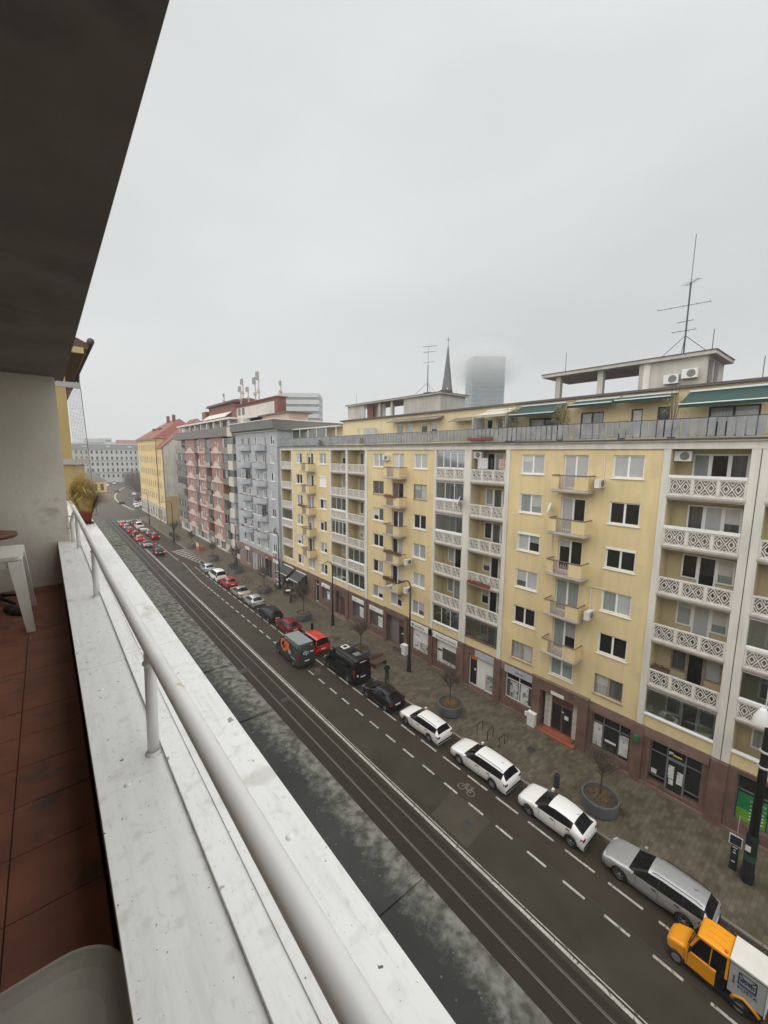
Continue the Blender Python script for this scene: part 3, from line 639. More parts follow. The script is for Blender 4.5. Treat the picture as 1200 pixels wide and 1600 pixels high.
def loggia(y0, y1, r, glazed=None, back=None, units=None):
    f = 18.79-RH*r; low = (r == 5)
    if low: f = 3.98
    lm = MB(); XB = 29.45
    top_z = 21.44 if r == 0 else 18.52-RH*(r-1)
    fl_z = f if not low else 4.02
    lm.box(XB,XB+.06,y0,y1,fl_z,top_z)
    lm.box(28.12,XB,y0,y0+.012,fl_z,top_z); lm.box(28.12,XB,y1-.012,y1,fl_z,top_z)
    lo = part('loggia', lm, K['loggia'], yb)
    if not low: part('slab', MB().prism([(27.98,f-.10),(27.98,f),(XB,f),(XB,f-.27),(28.10,f-.27),(28.06,f-.19),(28.02,f-.19)],'y',y0-.02 if r>=0 else y0,y1+.02), K['slab'], lo)
    else:
        part('low_wall', MB().box(28.1,28.25,y0,y1,4.02,4.86), K['yellow'], lo)
        part('sill_board', MB().box(28.0,28.3,y0,y1,4.86,4.94), K['white'] if glazed != 'brown' else K['wood'], lo)
    # window and door unit in the back wall, set towards the near side
    uw = min(2.55,(y1-y0)*.76); u0 = y0+.22; zf = f+.04 if not low else 3.98
    fm = K['white'] if rnd.random() < .85 else K['oldwood']
    third = uw/3
    for i in range(3):
        yc = u0+third*(i+.5)
        pm = (rnd.choice(['pane_dark','pane_dark','pane_dark','pane_mid','pane_mid','pane_curtain','pane_teal','pane_light']),)
        if i == 1: window(yb, XB-.08, yc, zf, third+.04, 2.34, 1, fm, pm, False, .0, 'loggia_door', .1)
        else: window(yb, XB-.075, yc, zf+.86, third-.02, 1.48, 1, fm, pm, False, .0, 'loggia_window', .09)
    if not low: parapet(lo, y0+.01, y1-.01, f, cap=glazed in ('cap','clear','slid'), backm=BACK_SHADES[2] if glazed in ('cap','clear','slid','bars') else BACK_SHADES[rnd.choice((0,0,1,1,3))])
    zb = f+1.0 if not low else 4.94
    if glazed in ('slid','clear','bars','dark','brown'):
        fmx = K['white'] if glazed != 'brown' else K['wood']
        zt = top_z; zb2 = zb+(.16 if glazed in ('cap','clear','slid') and not low else 0); gb = MB(); X = 28.12; n = {'slid':3,'clear':1,'bars':4,'dark':3,'brown':3}[glazed]; t = .05 if glazed != 'bars' else .09
        gb.box(X,X+.05,y0,y1,zb2,zb2+t); gb.box(X,X+.05,y0,y1,zt-t,zt)
        for i in range(n+1):
            yy = y0+(y1-y0)*i/n; gb.box(X,X+.05,max(y0,yy-t/2),min(y1,yy+t/2),zb2,zt)
        g_ = part('glazing_frame', gb, fmx, lo)
        for i in range(n): 
            a_ = y0+(y1-y0)*i/n; b_ = y0+(y1-y0)*(i+1)/n
            part('glazing_pane', MB().box(X+.02,X+.028,a_+t/2,b_-t/2,zb2+t,zt-t), K['glass'], lo)
    return lo
GL = {(4.40,0):'cap',(4.40,1):'cap',(4.40,5):'clear',(.28,3):'slid',(.28,4):'slid',(.28,0):'slid',(23.1,0):'bars',(23.1,1):'slid',(23.1,2):'clear',(23.1,5):'dark',(18.98,5):'brown',
      (41.34,2):'slid',(41.34,3):'bars',(37.5,4):'slid',(37.5,5):'dark',(41.34,5):'dark',(55.55,3):'clear'}
for (a,b) in LOGG:
    for r in range(6): loggia(a,b,r,GL.get((a,r)))
# balconies on the wall bays
def balcony_meshes():
    d = {}
    w = 2.5; X0 = -1.02
    d['slab'] = MB().box(X0-.06,0,-w/2-.05,w/2+.05,-.16,-.03).box(X0,0,-w/2,w/2,-.24,-.16).mesh('slab', K['slab'])
    d['panel'] = MB().prism([(X0,w/2-.52),(X0+.07,w/2-.52),(X0+.07,w/2-.06),(0,w/2-.06),(0,w/2),(X0,w/2)],'z',0,.86).mesh('panel', K['yellow']); d['panelb'] = MB().prism([(X0,-w/2),(0,-w/2),(0,-w/2+.06),(X0+.07,-w/2+.06),(X0+.07,-w/2+.88),(X0,-w/2+.88)],'z',0,.86).mesh('panel', K['yellow'])
    br = MB()
    n = 7; y0 = -w/2+.88; y1 = w/2-.52
    for k in range(n):
        ya = y0+(y1-y0)*k/n; yb_ = y0+(y1-y0)*(k+1)/n
        br.bar((X0+.03,ya,.03),(X0+.03,(ya+yb_)/2,.84),.03,.02); br.bar((X0+.03,(ya+yb_)/2,.84),(X0+.03,yb_,.03),.03,.02)
    br.box(X0+.015,X0+.045,y0,y1,.0,.03); d['bars'] = br.mesh('bars', K['pinkbars'])
    tr = MB().tube([(0,w/2-.02,.93),(X0,w/2-.02,.93),(X0,-w/2+.02,.93),(0,-w/2+.02,.93)],.045,6); 
    for yy in (w/2-.5,0,-w/2+.86): tr.tube([(X0,yy,.86),(X0,yy,.93)],.015,5)
    d['top_rail'] = tr.mesh('top_rail', K['brownrail']); return d
BM = balcony_meshes()
for (y0,y1) in BAYS:
    a,b = bay_cols(y0,y1)[1]
    for r in range(5):
        z = 18.74-RH*r; yc = (a+b)/2-.12
        bo = inst('balcony', BM['slab'], yb, (XF,yc,z))
        for k in ('panel','panelb','bars','top_rail'): inst(k.replace('panelb','panel'), BM[k], bo, (XF,yc,z))
# ---------------- ground floor shops of the yellow house
gfl = MB(); shops = [ # y0,y1,z0,z1,kind
 (4.72,7.40,.55,3.36,'greyshop'), (8.56,10.98,.80,3.34,'postershop'), (11.95,14.80,.22,3.28,'portal'), (15.58,18.02,1.08,3.32,'sk_window'),
 (19.2,21.85,.46,3.36,'whiteshop'), (23.3,25.86,1.0,3.36,'adwin'), (26.95,29.3,1.0,3.36,'adwin2'), (30.4,33.3,.35,3.52,'door'),
 (34.0,36.4,1.12,3.05,'blackwin'), (37.62,39.9,1.12,3.1,'blackwin'), (41.2,43.85,.15,3.34,'passage'), (45.1,47.2,1.2,3.0,'blackwin'), (48.2,49.2,.3,3.5,'door2'), (51.4,54.6,.4,3.3,'cafe'), (55.7,58.8,.4,3.3,'cafe'),
 (.35,3.2,.95,3.76,'greenshop'), (-6,-1.5,.9,3.4,'blackwin')]
holes_wall(gfl, 28.06, -14, 59.3, .0, 3.975, [(s[0],s[1],s[2],s[3],.5) for s in shops])
part('granite_front', gfl, K['granite'], yb)
part('granite_band', MB().box(27.99,28.08,4.45,18.55,3.42,3.95), K['granite2'], yb)
part('base_course', MB().box(27.96,28.07,-14,11.2,.05,.32), K['granite2'], yb); part('base_course', MB().box(27.96,28.07,15.6,59,.05,.32), K['granite2'], yb)
def shopfront(y0, y1, z0, z1, cols, fm, panes, transom=None, name='shop_window', X=28.26, t=.06):
    b = MB(); b.box(X,X+.08,y0,y0+t,z0,z1); b.box(X,X+.08,y1-t,y1,z0,z1); b.box(X,X+.08,y0+t,y1-t,z0,z0+t); b.box(X,X+.08,y0+t,y1-t,z1-t,z1)
    ys = [y0+(y1-y0)*c for c in [0]+cols+[1]]
    for c in ys[1:-1]: b.box(X-.01,X+.08,c-t/2,c+t/2,z0+t,z1-t)
    if transom: b.box(X-.005,X+.08,y0+t,y1-t,transom-t/2,transom+t/2)
    o = part(name, b, fm, yb); k = 0
    for a_,b_ in zip(ys[:-1],ys[1:]):
        for zz in ([(z0+t,z1-t)] if not transom else [(z0+t,transom-t/2),(transom+t/2,z1-t)]):
            part('pane', MB().box(X+.04,X+.05,a_+t/2,b_-t/2,zz[0],zz[1]), K[panes[k%len(panes)]], o); k += 1
    return o
def poster(o, y0, y1, z0, z1, m, X=28.255, name='poster'): return part(name, MB().box(X-.012,X,y0,y1,z0,z1), m, o)
def lettering(o, s, y, z, size, m, X=28.22): 
    me = textmesh(s, size, m); return inst('lettering', me, o, (X,y,z))
mposter = mat('printed_poster', (.40,.42,.40), .5, .5, 3.0, dark=(.06,.07,.06), dcov=.55, dscale=2.2)
mposter2 = mat('printed_poster_pale', (.62,.62,.60), .5, .15, 2.0, dark=(.10,.11,.12), dcov=.60, dscale=2.6)
for (y0,y1,z0,z1,kd) in shops:
    if kd == 'greyshop':
        o = shopfront(y0,y1,z0+.42,z1,[.31,.66],K['shopgrey'],['pane_dark'],2.62)
        part('door_leaf', MB().box(28.22,28.27,5.5,6.5,.12,2.6), K['shopgrey'], o); part('door_pane', MB().box(28.205,28.22,5.6,6.4,.25,2.5), K['pane_dark'], o)
        for a_,b_,c_,d_ in ((6.06,6.36,1.35,2.2),(5.6,5.9,1.2,2.0),(6.05,6.3,.95,1.3),(6.95,7.25,1.15,1.45)): poster(o,a_,b_,c_,d_,mposter2,28.20)
        poster(o,5.75,6.35,2.85,2.95,K['yellowink'],28.25); poster(o,6.2,6.42,2.85,3.05,K['signwhite'],28.25)
    elif kd == 'postershop':
        o = shopfront(y0,y1,z0,z1,[.28,.70],K['shopgrey'],['pane_dark'],2.7)
        poster(o,10.32,10.9,.95,2.6,mposter2); poster(o,8.66,9.2,1.1,2.55,mposter2); poster(o,9.4,10.1,1.55,1.7,K['signwhite']); poster(o,8.7,9.15,2.2,2.5,K['signgrey'],28.24)
    elif kd == 'portal':
        sfr = MB(); sfr.box(27.86,28.06,14.82,15.5,.1,4.1); sfr.box(27.86,28.06,11.25,11.93,.1,4.1); sfr.box(27.86,28.06,11.93,14.82,3.3,4.1); o = part('portal_surround', sfr, K['granite'], yb)
        part('portal_cornice', MB().box(27.80,28.06,11.2,15.55,4.1,4.2), K['granite2'], o)
        for a_,b_ in ((14.1,14.62),(12.05,12.45)):
            part('ornament_panel', MB().box(28.40,28.46,a_,b_,.3,3.2), K['fret'], o); q = MB()
            for k in range(6): q.lathe([(.16,0),(.16,.02),(.09,.02),(.09,0)],(28.385,(a_+b_)/2,.6+k*.46),10,'x')
            part('ornament_ring', q, K['ink'], o)
        part('door', MB().box(28.42,28.5,12.46,14.09,.25,3.2), K['wood'], o)
        for a_,b_ in ((12.55,13.2),(13.32,14.0)): part('door_pane', MB().box(28.40,28.42,a_,b_,.4,2.4), K['pane_dark'], o)
        poster(o,12.75,13.05,1.5,1.8,K['signwhite'],28.40); poster(o,13.1,13.3,1.95,2.02,K['signwhite'],28.40); poster(o,12.95,13.95,3.34,3.6,K['signwhite'],27.855,'name_plate')
        part('step', MB().box(27.55,28.4,11.9,14.9,.1,.19), K['terracotta'], o); part('step', MB().box(27.85,28.4,12.2,14.5,.19,.28), K['terracotta'], o)
        for p_,q_ in (((11.75,2.3),(11.45,1.75)),((11.45,1.75),(11.75,1.55)),((11.75,1.55),(11.5,1.2)),((11.8,2.3),(11.4,2.3))): part('red_scribble', MB().bar((27.855,*p_),(27.855,*q_),.035,.006), K['red'], o)
    elif kd == 'sk_window':
        o = shopfront(y0,y1,z0,z1,[.5],K['white'],['pane_mid','pane_dark'],2.72); poster(o,16.9,17.6,1.2,2.6,mposter); poster(o,15.95,16.65,1.2,2.65,mposter2)
        sb = part('sign_board', MB().box(27.94,28.05,15.55,18.05,3.36,3.92), K['signgrey'], yb); lettering(sb,'lekáreň',17.05,3.55,.24,K['ink'],27.935); lettering(o,'147',16.2,1.35,.3,K['ink'],28.235)
    elif kd == 'whiteshop':
        o = shopfront(y0,y1,z0,z1,[.34,.68],K['white'],['pane_light','pane_light','pane_dark'],None); poster(o,20.98,21.7,2.9,3.28,K['orange']); poster(o,19.3,20.0,1.0,2.0,mposter); poster(o,20.1,20.95,.5,3.3,K['signwhite']); poster(o,19.25,20.05,2.05,3.3,K['signwhite'])
        part('sign_board', MB().box(27.94,28.05,19.1,21.1,3.38,3.93), K['signgrey'], yb); poster(o,21.15,21.3,1.9,2.1,K['signwhite'],28.25)
    elif kd in ('adwin','adwin2'):
        o = shopfront(y0,y1,z0,z1,[],K['white'],['pane_light'],None); poster(o,y0+.08,y1-.08,z0+.08,z1-.08,K['signwhite'])
        if kd == 'adwin': poster(o,y0+.1,y0+1.85,1.35,2.55,mat('dark_print',(.06,.055,.04),.5,.3,2),28.24); poster(o,y1-.65,y1-.1,2.1,2.3,K['ink'],28.24); poster(o,y0+1.0,y1-.1,1.1,1.35,mposter2,28.24)
        else: poster(o,y0+.1,y0+1.3,1.1,1.95,mposter,28.24); poster(o,y1-.9,y1-.15,1.3,2.0,mposter2,28.24); lettering(o,'kovania',y1-.45,2.5,.2,K['ink'],28.235)
    elif kd == 'door':
        o = part('portal_surround', MB().box(27.90,28.06,29.95,30.4,.1,4.15).box(27.90,28.06,33.3,33.75,.1,4.15).box(27.90,28.06,30.4,33.3,3.54,4.15), K['granite'], yb)
        part('door', MB().box(28.42,28.5,30.5,31.75,.12,3.4), K['wood'], o); part('door_pane', MB().box(28.40,28.42,30.65,31.6,.4,2.5), K['pane_dark'], o); part('recess_wall', MB().box(28.44,28.52,31.75,33.3,.12,3.5), K['brownpanel'], o); poster(o,30.9,31.2,1.7,1.85,K['signwhite'],28.4); part('doormat', MB().box(27.7,28.2,30.7,31.9,.1,.115), K['ink'], o)
    elif kd == 'door2':
        o = shopfront(y0,y1,z0,z1,[],K['white'],['pane_dark'],2.8)
    elif kd == 'passage':
        o = part('passage_wall', MB().box(28.5,28.56,y0,y1,.1,3.3), K['brownpanel'], yb); part('passage_door', MB().box(28.44,28.5,42.4,43.4,.1,2.6), mat('dark_red_door',(.10,.025,.022),.5,.1), o); part('passage_glass', MB().box(28.44,28.5,41.4,42.35,.1,2.8), K['pane_mid'], o); part('step', MB().box(27.5,28.5,41.2,43.9,.1,.17), K['granite2'], o)
    elif kd == 'cafe':
        o = shopfront(y0,y1,z0,z1,[.33,.66],K['darkmetal'],['pane_dark'],2.6)
    elif kd == 'greenshop':
        o = shopfront(y0,y1,z0,z1,[.5],K['shopgrey'],['pane_dark'],2.85)
        for a_,b_ in ((1.85,3.1),(.45,1.7)):
            poster(o,a_,b_,1.05,1.75,K['lime']); poster(o,a_,b_,1.75,2.7,K['emerald'])
            lettering(o,'UŠETRITE',b_-.52,2.35,.155,K['signwhite'],28.24); lettering(o,'PLAŤTE TV',b_-.55,2.08,.135,K['yellowink'],28.24)
            for k in range(4): poster(o,a_+.12,b_-.55,1.88-k*.2,1.93-k*.2,K['signwhite'],28.24,'print_line')
    else:
        o = shopfront(y0,y1,z0,z1,[],K['shopgrey'],['pane_mid'],None); poster(o,y0+.3,y0+1.1,z0+.2,z1-.5,mposter2,28.25)
        if y0 > 0:
            sb = part('sign_board', MB().box(27.96,28.06,y0-.05,y1+.05,z1+.02,z1+.5), K['signwhite'], yb); lettering(sb,'klenoty' if y0 < 36 else 'galéria' if y0 < 40 else 'kvety',y1-.25,z1+.16,.27,mat('grey_ink',(.30,.31,.33),.6,0),27.955)
sb = part('sign_board', MB().box(27.93,28.05,23.1,29.55,3.38,3.94), K['signwhite'], yb)
lettering(sb,'emavik.sk',28.75,3.53,.34,K['ink'],27.925); lettering(sb,'Partner pre Váš dom',25.75,3.53,.29,K['ink'],27.925); part('sign_logo', MB().lathe([(.16,0),(.16,.012),(.11,.012),(.11,0)],(27.918,26.35,3.66),16,'x'), K['ink'], sb); part('sign_dot', MB().lathe([(0,0),(.15,0),(.15,.012),(0,.012)],(27.918,29.05,3.66),12,'x'), mat('leaf_green_ink',(.05,.20,.06),.5,0), sb)
part('green_lamp', MB().box(27.75,27.93,8.0,8.25,2.95,3.3), K['emerald'], yb)
# ---------------- roof terrace: railing of zinc pickets
rr = part('roof_railing', MB().tube([(27.98,-14,23.13),(27.98,59.2,23.13)],.025,6).tube([(27.98,-14,22.16),(27.98,59.2,22.16)],.02,6), K['darkmetal'], yb)
for k in range(5):
    pass
pkm = [MB().box(-.012,.012,-.172,.172,0,.98).mesh('picket', K['metal']), MB().box(-.012,.012,-.165,.165,0,.98).mesh('picket', K['metal'])]
pkn = MB().box(-.012,.012,-.135,.135,0,.98).mesh('picket', K['metal'])
y = -6.0
while y < 38.0:
    o = inst('picket', rnd.choice(pkm), rr, (27.96,y,22.12+rnd.uniform(-.012,.012))); o.rotation_euler = (rnd.uniform(-.012,.012),0,rnd.uniform(-.05,.05)); y += .405
while y < 59.1:
    o = inst('picket', pkn, rr, (27.96,y,22.12)); o.rotation_euler = (0,0,rnd.uniform(-.03,.03)); y += .30
# penthouse
XP = 30.3
pw_ = MB(); pholes = [(12.8,14.4,22.2,24.08),(10.37,11.05,22.2,24.08),(8.85,9.54,22.2,24.1),(32.0,33.0,22.9,24.2),(33.6,34.6,22.9,24.2),(28.6,29.5,22.9,24.2),(29.9,30.9,22.9,24.2),(4.6,6.9,22.2,23.9),(16.0,18.5,22.2,23.9),(20.3,21.6,22.6,24.1),(22.0,22.7,22.3,24.1),(40.2,40.8,22.2,24.1),(41.6,42.1,22.2,24.1)]
holes_wall(pw_, XP, -14, 45.3, 22.03, 25.1, pholes); pw_.box(XP+.21,XP+.22,-14,45.3,22.03,25.1); pw_.quad((XP,45.3,22.03),(36,45.3,22.03),(36,45.3,25.1),(XP,45.3,25.1))
part('penthouse_wall', pw_, mat('penthouse_render', (.66,.55,.33), .9, .06, .4, streak=.08), yb)
for h in pholes: window(yb, XP, (h[0]+h[1])/2, h[2], h[1]-h[0], h[3]-h[2], 2 if h[1]-h[0]>1.2 else 1, K['darkmetal'] if h[1]<19 else K['white'], None, False, .08)
part('penthouse_roof', MB().box(XP-.25,41,-14,45.6,25.1,25.26), K['cap'], yb)
part('penthouse_roof', MB().box(29.9,41,45.6,59.3,24.55,24.7), K['fret'], yb, label='pale flat roof over the glazed terrace')
part('terrace_wall', MB().box(31.2,31.3,45.3,59.2,22.03,24.55), K['loggia'], yb)
for y in (46.5,49,51.5,54,56.5,59): part('terrace_post', MB().box(30.0,30.1,y-.05,y+.05,22.03,24.55), K['white'], yb)
part('terrace_glass', MB().box(30.05,30.06,49,59,22.03,24.5), K['glass'], yb)
# shed roofs on the terrace
for (a,b,z,d) in ((27.7,35.2,24.62,.75),(22.9,26.2,24.25,.5)):
    part('porch_roof', MB().prism([(29.2,z-.25),(XP,z+.1),(XP,z+.16),(29.2,z-.19)],'y',a,b), K['brownpanel'], yb)
part('terrace_partition', MB().box(28.6,30.25,22.85,22.9,22.03,24.2), mat('frosted_panel',(.50,.52,.50),.4,.1), yb); part('terrace_partition', MB().box(28.6,30.25,19.55,19.6,22.03,24.3), mat('frosted_panel2',(.38,.42,.43),.4,.1), yb); part('terrace_partition', MB().box(28.5,30.25,38.2,38.25,22.03,24.0), mat('frosted_panel3',(.55,.57,.56),.4,.1), yb)
# rooftop stair blocks with open frames
rb = part('roof_block', MB().box(32.5,36.5,7.75,11.6,25.26,27.3), K['concrete'], yb)
part('roof_slab', MB().box(32.2,36.8,7.3,18.75,27.3,27.52), K['concrete'], rb); part('roof_edge', MB().box(32.15,36.85,7.25,18.8,27.52,27.57), K['cap'], rb)
for y in (14.25,17.55): part('column', MB().box(32.6,33.0,y-.2,y+.2,25.26,27.3), K['concrete'], rb)
part('pilaster_strip', MB().box(32.45,32.5,10.9,11.3,25.26,27.3), K['pilaster'], rb); part('door_strip', MB().box(32.8,33.6,7.70,7.75,25.3,27.1), K['brownpanel'], rb); part('door_strip', MB().box(34.2,35,7.70,7.75,25.3,27.1), K['brownpanel'], rb)
for y in (10.0,8.2): part('chimney_cap', MB().box(34.4,35.4,y-.45,y+.45,27.57,27.95), K['cap'], rb)
rb2 = part('roof_block', MB().box(32.5,36.5,30.3,36.0,25.26,27.3), K['concrete'], yb)
part('roof_slab', MB().box(32.2,36.8,30.0,47.5,27.3,27.45), K['concrete'], rb2); part('roof_edge', MB().box(32.15,36.85,29.95,47.55,27.45,27.5), K['cap'], rb2)
part('screen_wall', MB().box(32.55,32.7,43.6,47.4,25.26,27.3), K['concrete'], rb2); part('red_door', MB().box(32.9,33.0,42.3,43.5,25.26,27.2), K['brick'], rb2)
for y in (38.3,40.6): part('column', MB().box(32.6,32.95,y-.18,y+.18,25.26,27.3), K['concrete'], rb2)
part('back_wall', MB().box(33.6,33.7,40.7,43.6,25.26,27.3), K['fret'], rb2)
for y in (33.5,31.0): part('chimney_cap', MB().box(33.6,34.6,y-.45,y+.45,27.5,27.9), K['cap'], rb2)
# ---------------- things fixed on the facade
def awning(name, y0, y1, z1, z0, X1, X0, m, label, cat='awning', grp='terrace awnings', skirt=.18):
    o = top(name, label, cat, (X1,(y0+y1)/2,z0), grp)
    part('canvas', MB().prism([(X1,z1),(X0,z0),(X0,z0-.02),(X1,z1-.03)],'y',y0,y1), m, o)
    part('valance', MB().box(X0-.005,X0+.01,y0,y1,z0-skirt,z0-.02), m, o); part('front_bar', MB().box(X0-.05,X0+.02,y0,y1,z0-.005,z0+.05), K['white'], o); part('cassette', MB().box(X1-.1,X1+.02,y0,y1,z1-.02,z1+.08), K['white'], o)
    for y in (y0+.3,y1-.3): part('arm', MB().tube([(X1,y,z1-.15),(X0,y,z0-.03)],.02,5), K['white'], o)
awning('awning',4.0,7.9,24.85,23.95,XP-.02,28.35,K['green'],'widest dark green awning at the right end of the roof terrace')
awning('awning',8.5,11.6,24.9,24.55,XP-.02,28.9,K['green'],'short dark green awning above the two narrow terrace windows')
awning('awning',11.8,14.75,24.9,24.5,XP-.02,28.9,K['green'],'short dark green awning above the double terrace window')
awning('awning',15.5,19.2,24.9,24.1,XP-.02,28.5,K['green'],'dark green awning between two potted shrubs on the roof terrace')
awning('awning',19.7,22.6,24.8,24.3,XP-.02,28.7,mat('beige_canvas',(.50,.45,.36),.8,.1),'faded beige awning on the roof terrace beside the red flower box')
awning('awning',51.6,54.5,3.5,2.6,28.0,26.6,mat('grey_canvas',(.05,.055,.05),.8,.15),'dark grey cafe awning nearest the doorway with a printed valance',grp='cafe awnings',skirt=.3)
awning('awning',55.3,58.7,3.6,2.7,28.0,26.7,bpy.data.materials['grey_canvas'],'dark grey cafe awning beside the blue grey house',grp='cafe awnings',skirt=.3)
AC = MB().box(-.3,0,-.42,.42,0,.58).mesh('air_conditioner', K['acwhite'])
fan = MB().lathe([(0,0),(.22,0),(.235,-.012),(.22,-.02),(0,-.02)],(-.30,-.09,.29),16,'x').mesh('fan_grille', mat('grille_grey',(.16,.16,.155),.6,.1))
brk = MB().box(-.3,.0,-.36,-.32,-.04,0).box(-.3,0,.32,.36,-.04,0).mesh('bracket', K['darkmetal'])
def ac(x, y, z, rz, label):
    o = inst('air_conditioner', AC, None, (x,y,z)); tag(o,label,'air conditioner','air conditioner units')
    f_ = inst('fan_grille', fan, o, (x,y,z)); inst('bracket', brk, o, (x,y,z)); o.rotation_euler = (0,0,rz)
ac(27.6,11.72,18.95,rad(90),'white air conditioner on the near end of the top balcony left of the lattice loggias')
ac(27.6,11.72,10.05,rad(90),'white air conditioner on the fourth balcony down in the nearest yellow bay')
ac(28.08,33.6,20.35,0,'white air conditioner fixed to the wall beside the top balcony of the middle bay')
ac(27.5,29.62,9.95,rad(90),'white air conditioner on the fourth balcony down in the middle bay')
ac(27.5,29.62,7.0,rad(90),'white air conditioner on the lowest balcony of the middle bay behind the lamp')
ac(28.6,22.0,20.7,0,'white air conditioner hung high in the top loggia with laundry')
ac(28.75,7.45,20.75,0,'white air conditioner hung high in the nearest top loggia')
ac(32.44,9.55,25.75,0,'white air conditioner on the roof block, the left one of the pair')
ac(32.44,8.55,25.98,0,'white air conditioner on the roof block, the right one of the pair')
ac(27.5,61.0,4.6,0,'white air conditioner low on the blue grey facade over the shop')
def dish(x, y, z, r, label):
    o = top('satellite_dish', label, 'satellite dish', (x,y,z)); pr_ = [(r*k/6, -.22*r*(1-(k/6)**2)) for k in range(7)]
    b = MB().lathe(pr_,(0,0,0),18,'x'); me = b.mesh('reflector', K['acwhite'], smooth=True); q = inst('reflector', me, o, (x,y,z)); q.rotation_euler = (0,rad(18),rad(-52))
    part('arm', MB().tube([(x+.5,y,z-.15),(x+.1,y,z),(x-.25,y-.3,z-.1)],.015,5), K['acwhite'], o)
dish(27.55,14.9,17.3,.42,'white satellite dish beside the second balcony of the nearest bay')
dish(27.75,23.35,17.0,.48,'white satellite dish seen edge on at the glazed second floor loggia')
dish(27.7,47.0,22.45,.42,'grey satellite dish on the far part of the terrace railing')
dish(27.7,37.9,22.5,.40,'small satellite dish on the terrace railing above the far double loggia')
for (pts,l) in (([(28.06,11.75,19.3),(28.06,11.55,19.5),(28.06,11.55,20.95)],'cream pipe rising beside the top balcony air conditioner'),([(28.06,14.75,14.0),(28.06,14.75,15.55),(28.06,15.3,15.6)],'cream pipe left of the third balcony of the nearest bay'),([(28.06,11.75,10.6),(28.06,11.75,12.2),(28.06,10.9,12.2)],'cream elbow pipe above the fourth balcony air conditioner')):
    o = part('conduit', MB().tube(pts,.035,6), K['fret'], None); tag(o,l,'pipe','conduits on the yellow facade')
# laundry, flower boxes, plants
for (a,b,z0,z1,cx,l) in ((20.9,21.9,19.85,20.75,(.62,.60,.60),'pale patterned cloth drying in the top loggia'),(19.05,19.8,19.85,20.7,(.55,.38,.36),'pink cloth drying in the top loggia')):
    b_ = MB(); n = 14
    for k in range(n):
        y_a = a+(b-a)*k/n; y_b = a+(b-a)*(k+1)/n; xa = 28.35+.03*math.sin(k*1.7); xb = 28.35+.03*math.sin((k+1)*1.7); b_.box(min(xa,xb)-.006,max(xa,xb)+.006,y_a,y_b,z0+.02*math.sin(k),z1)
    o = part('laundry_cloth', b_, mat('cloth_'+str(int(a*10)),cx,.9,.25,6)); tag(o,l,'cloth','laundry in the loggia')
def flowerbox(x, y0, y1, z, m, label, leafm, n=90):
    o = top('flower_box', label, 'flower box', (x,(y0+y1)/2,z)); part('trough', MB().box(x-.1,x+.1,y0,y1,z,z+.2), m, o); b = MB()
    for k in range(n):
        p = Vector((x+rnd.uniform(-.12,.12), rnd.uniform(y0,y1), z+.2+abs(rnd.gauss(0,.1)))); d = Vector((rnd.uniform(-1,1),rnd.uniform(-1,1),rnd.uniform(-.5,1))).normalized()*.07; e = d.orthogonal().normalized()*.04
        b.quad(p-d,p+e,p+d,p-e)
    part('foliage', b, leafm, o)
mleaf = mat('dull_leaf', (.06,.08,.03), .8, .3, 5); mredl = mat('red_leaf', (.15,.05,.035), .8, .3, 5); mbrownl = mat('brown_leaf',(.10,.065,.04),.9,.3,5)
flowerbox(27.95,19.9,22.2,9.88,K['red'],'red flower box on the lattice loggia parapet, fourth floor down',mredl)
flowerbox(27.75,20.2,22.6,22.2,K['red'],'red flower box hung on the terrace railing below the beige awning',mbrownl,40)
flowerbox(28.35,6.9,7.8,7.85,K['wood'],'dark brown plant box in the corner of the fifth nearest loggia',mbrownl)
flowerbox(27.05,31.0,32.7,16.6,K['red'],'reddish plant box along the second balcony of the middle bay',mredl,50)
flowerbox(27.05,30.1,32.7,10.75,K['wood'],'plant box full of brown stems on the fourth balcony of the middle bay',mbrownl,160)
flowerbox(27.05,31.0,32.8,7.75,K['wood'],'leafy plant box spilling over the lowest balcony of the middle bay',mbrownl,220)
flowerbox(27.0,50.0,51.6,13.75,K['red'],'small red flower box on a far balcony of the yellow house',mredl,60)
flowerbox(28.5,37.8,39.8,7.0,K['wood'],'green indoor plants behind the glazed fifth floor loggia',mleaf,260)
flowerbox(28.5,37.8,40.2,5.0,K['wood'],'green indoor plants behind the lowest dark glazed loggia',mleaf,260)
flowerbox(28.4,4.5,6.1,7.0,K['wood'],'box of odds and ends on the fifth nearest loggia',mat('purple_cloth',(.07,.05,.14),.8,.4,5),60)
def shrub(x, y, z, h, r, label, m, n=420, name='potted_shrub'):
    o = top(name, label, 'shrub', (x,y,z)); part('pot', MB().lathe([(0,0),(.2,0),(.26,.4),(.22,.4),(0,.36)],(x,y,z),12), K['planter'], o); b = MB(); s_ = MB()
    for k in range(14):
        a = rnd.uniform(0,6.28); s_.tube([(x,y,z+.35),(x+.3*r*math.cos(a),y+.3*r*math.sin(a),z+.35+h*.5),(x+.6*r*math.cos(a),y+.6*r*math.sin(a),z+.3+h*rnd.uniform(.75,1.05))],.014,4,.004)
    for k in range(n):
        t = rnd.random(); rr_ = r*(1-.55*abs(t-.4))*math.sqrt(rnd.random()); a = rnd.uniform(0,6.28); p = Vector((x+rr_*math.cos(a),y+rr_*math.sin(a),z+.4+t*h)); d = Vector((rnd.uniform(-1,1),rnd.uniform(-1,1),rnd.uniform(-1,.6))).normalized()*.09; e = d.orthogonal().normalized()*.025
        b.quad(p-d,p+e,p+d,p-e)
    part('stems', s_, K['twig'], o); part('foliage', b, m, o)
mol = mat('olive_leaf',(.15,.125,.045),.8,.35,3); mol2 = mat('dry_bamboo',(.30,.22,.08),.8,.3,3)
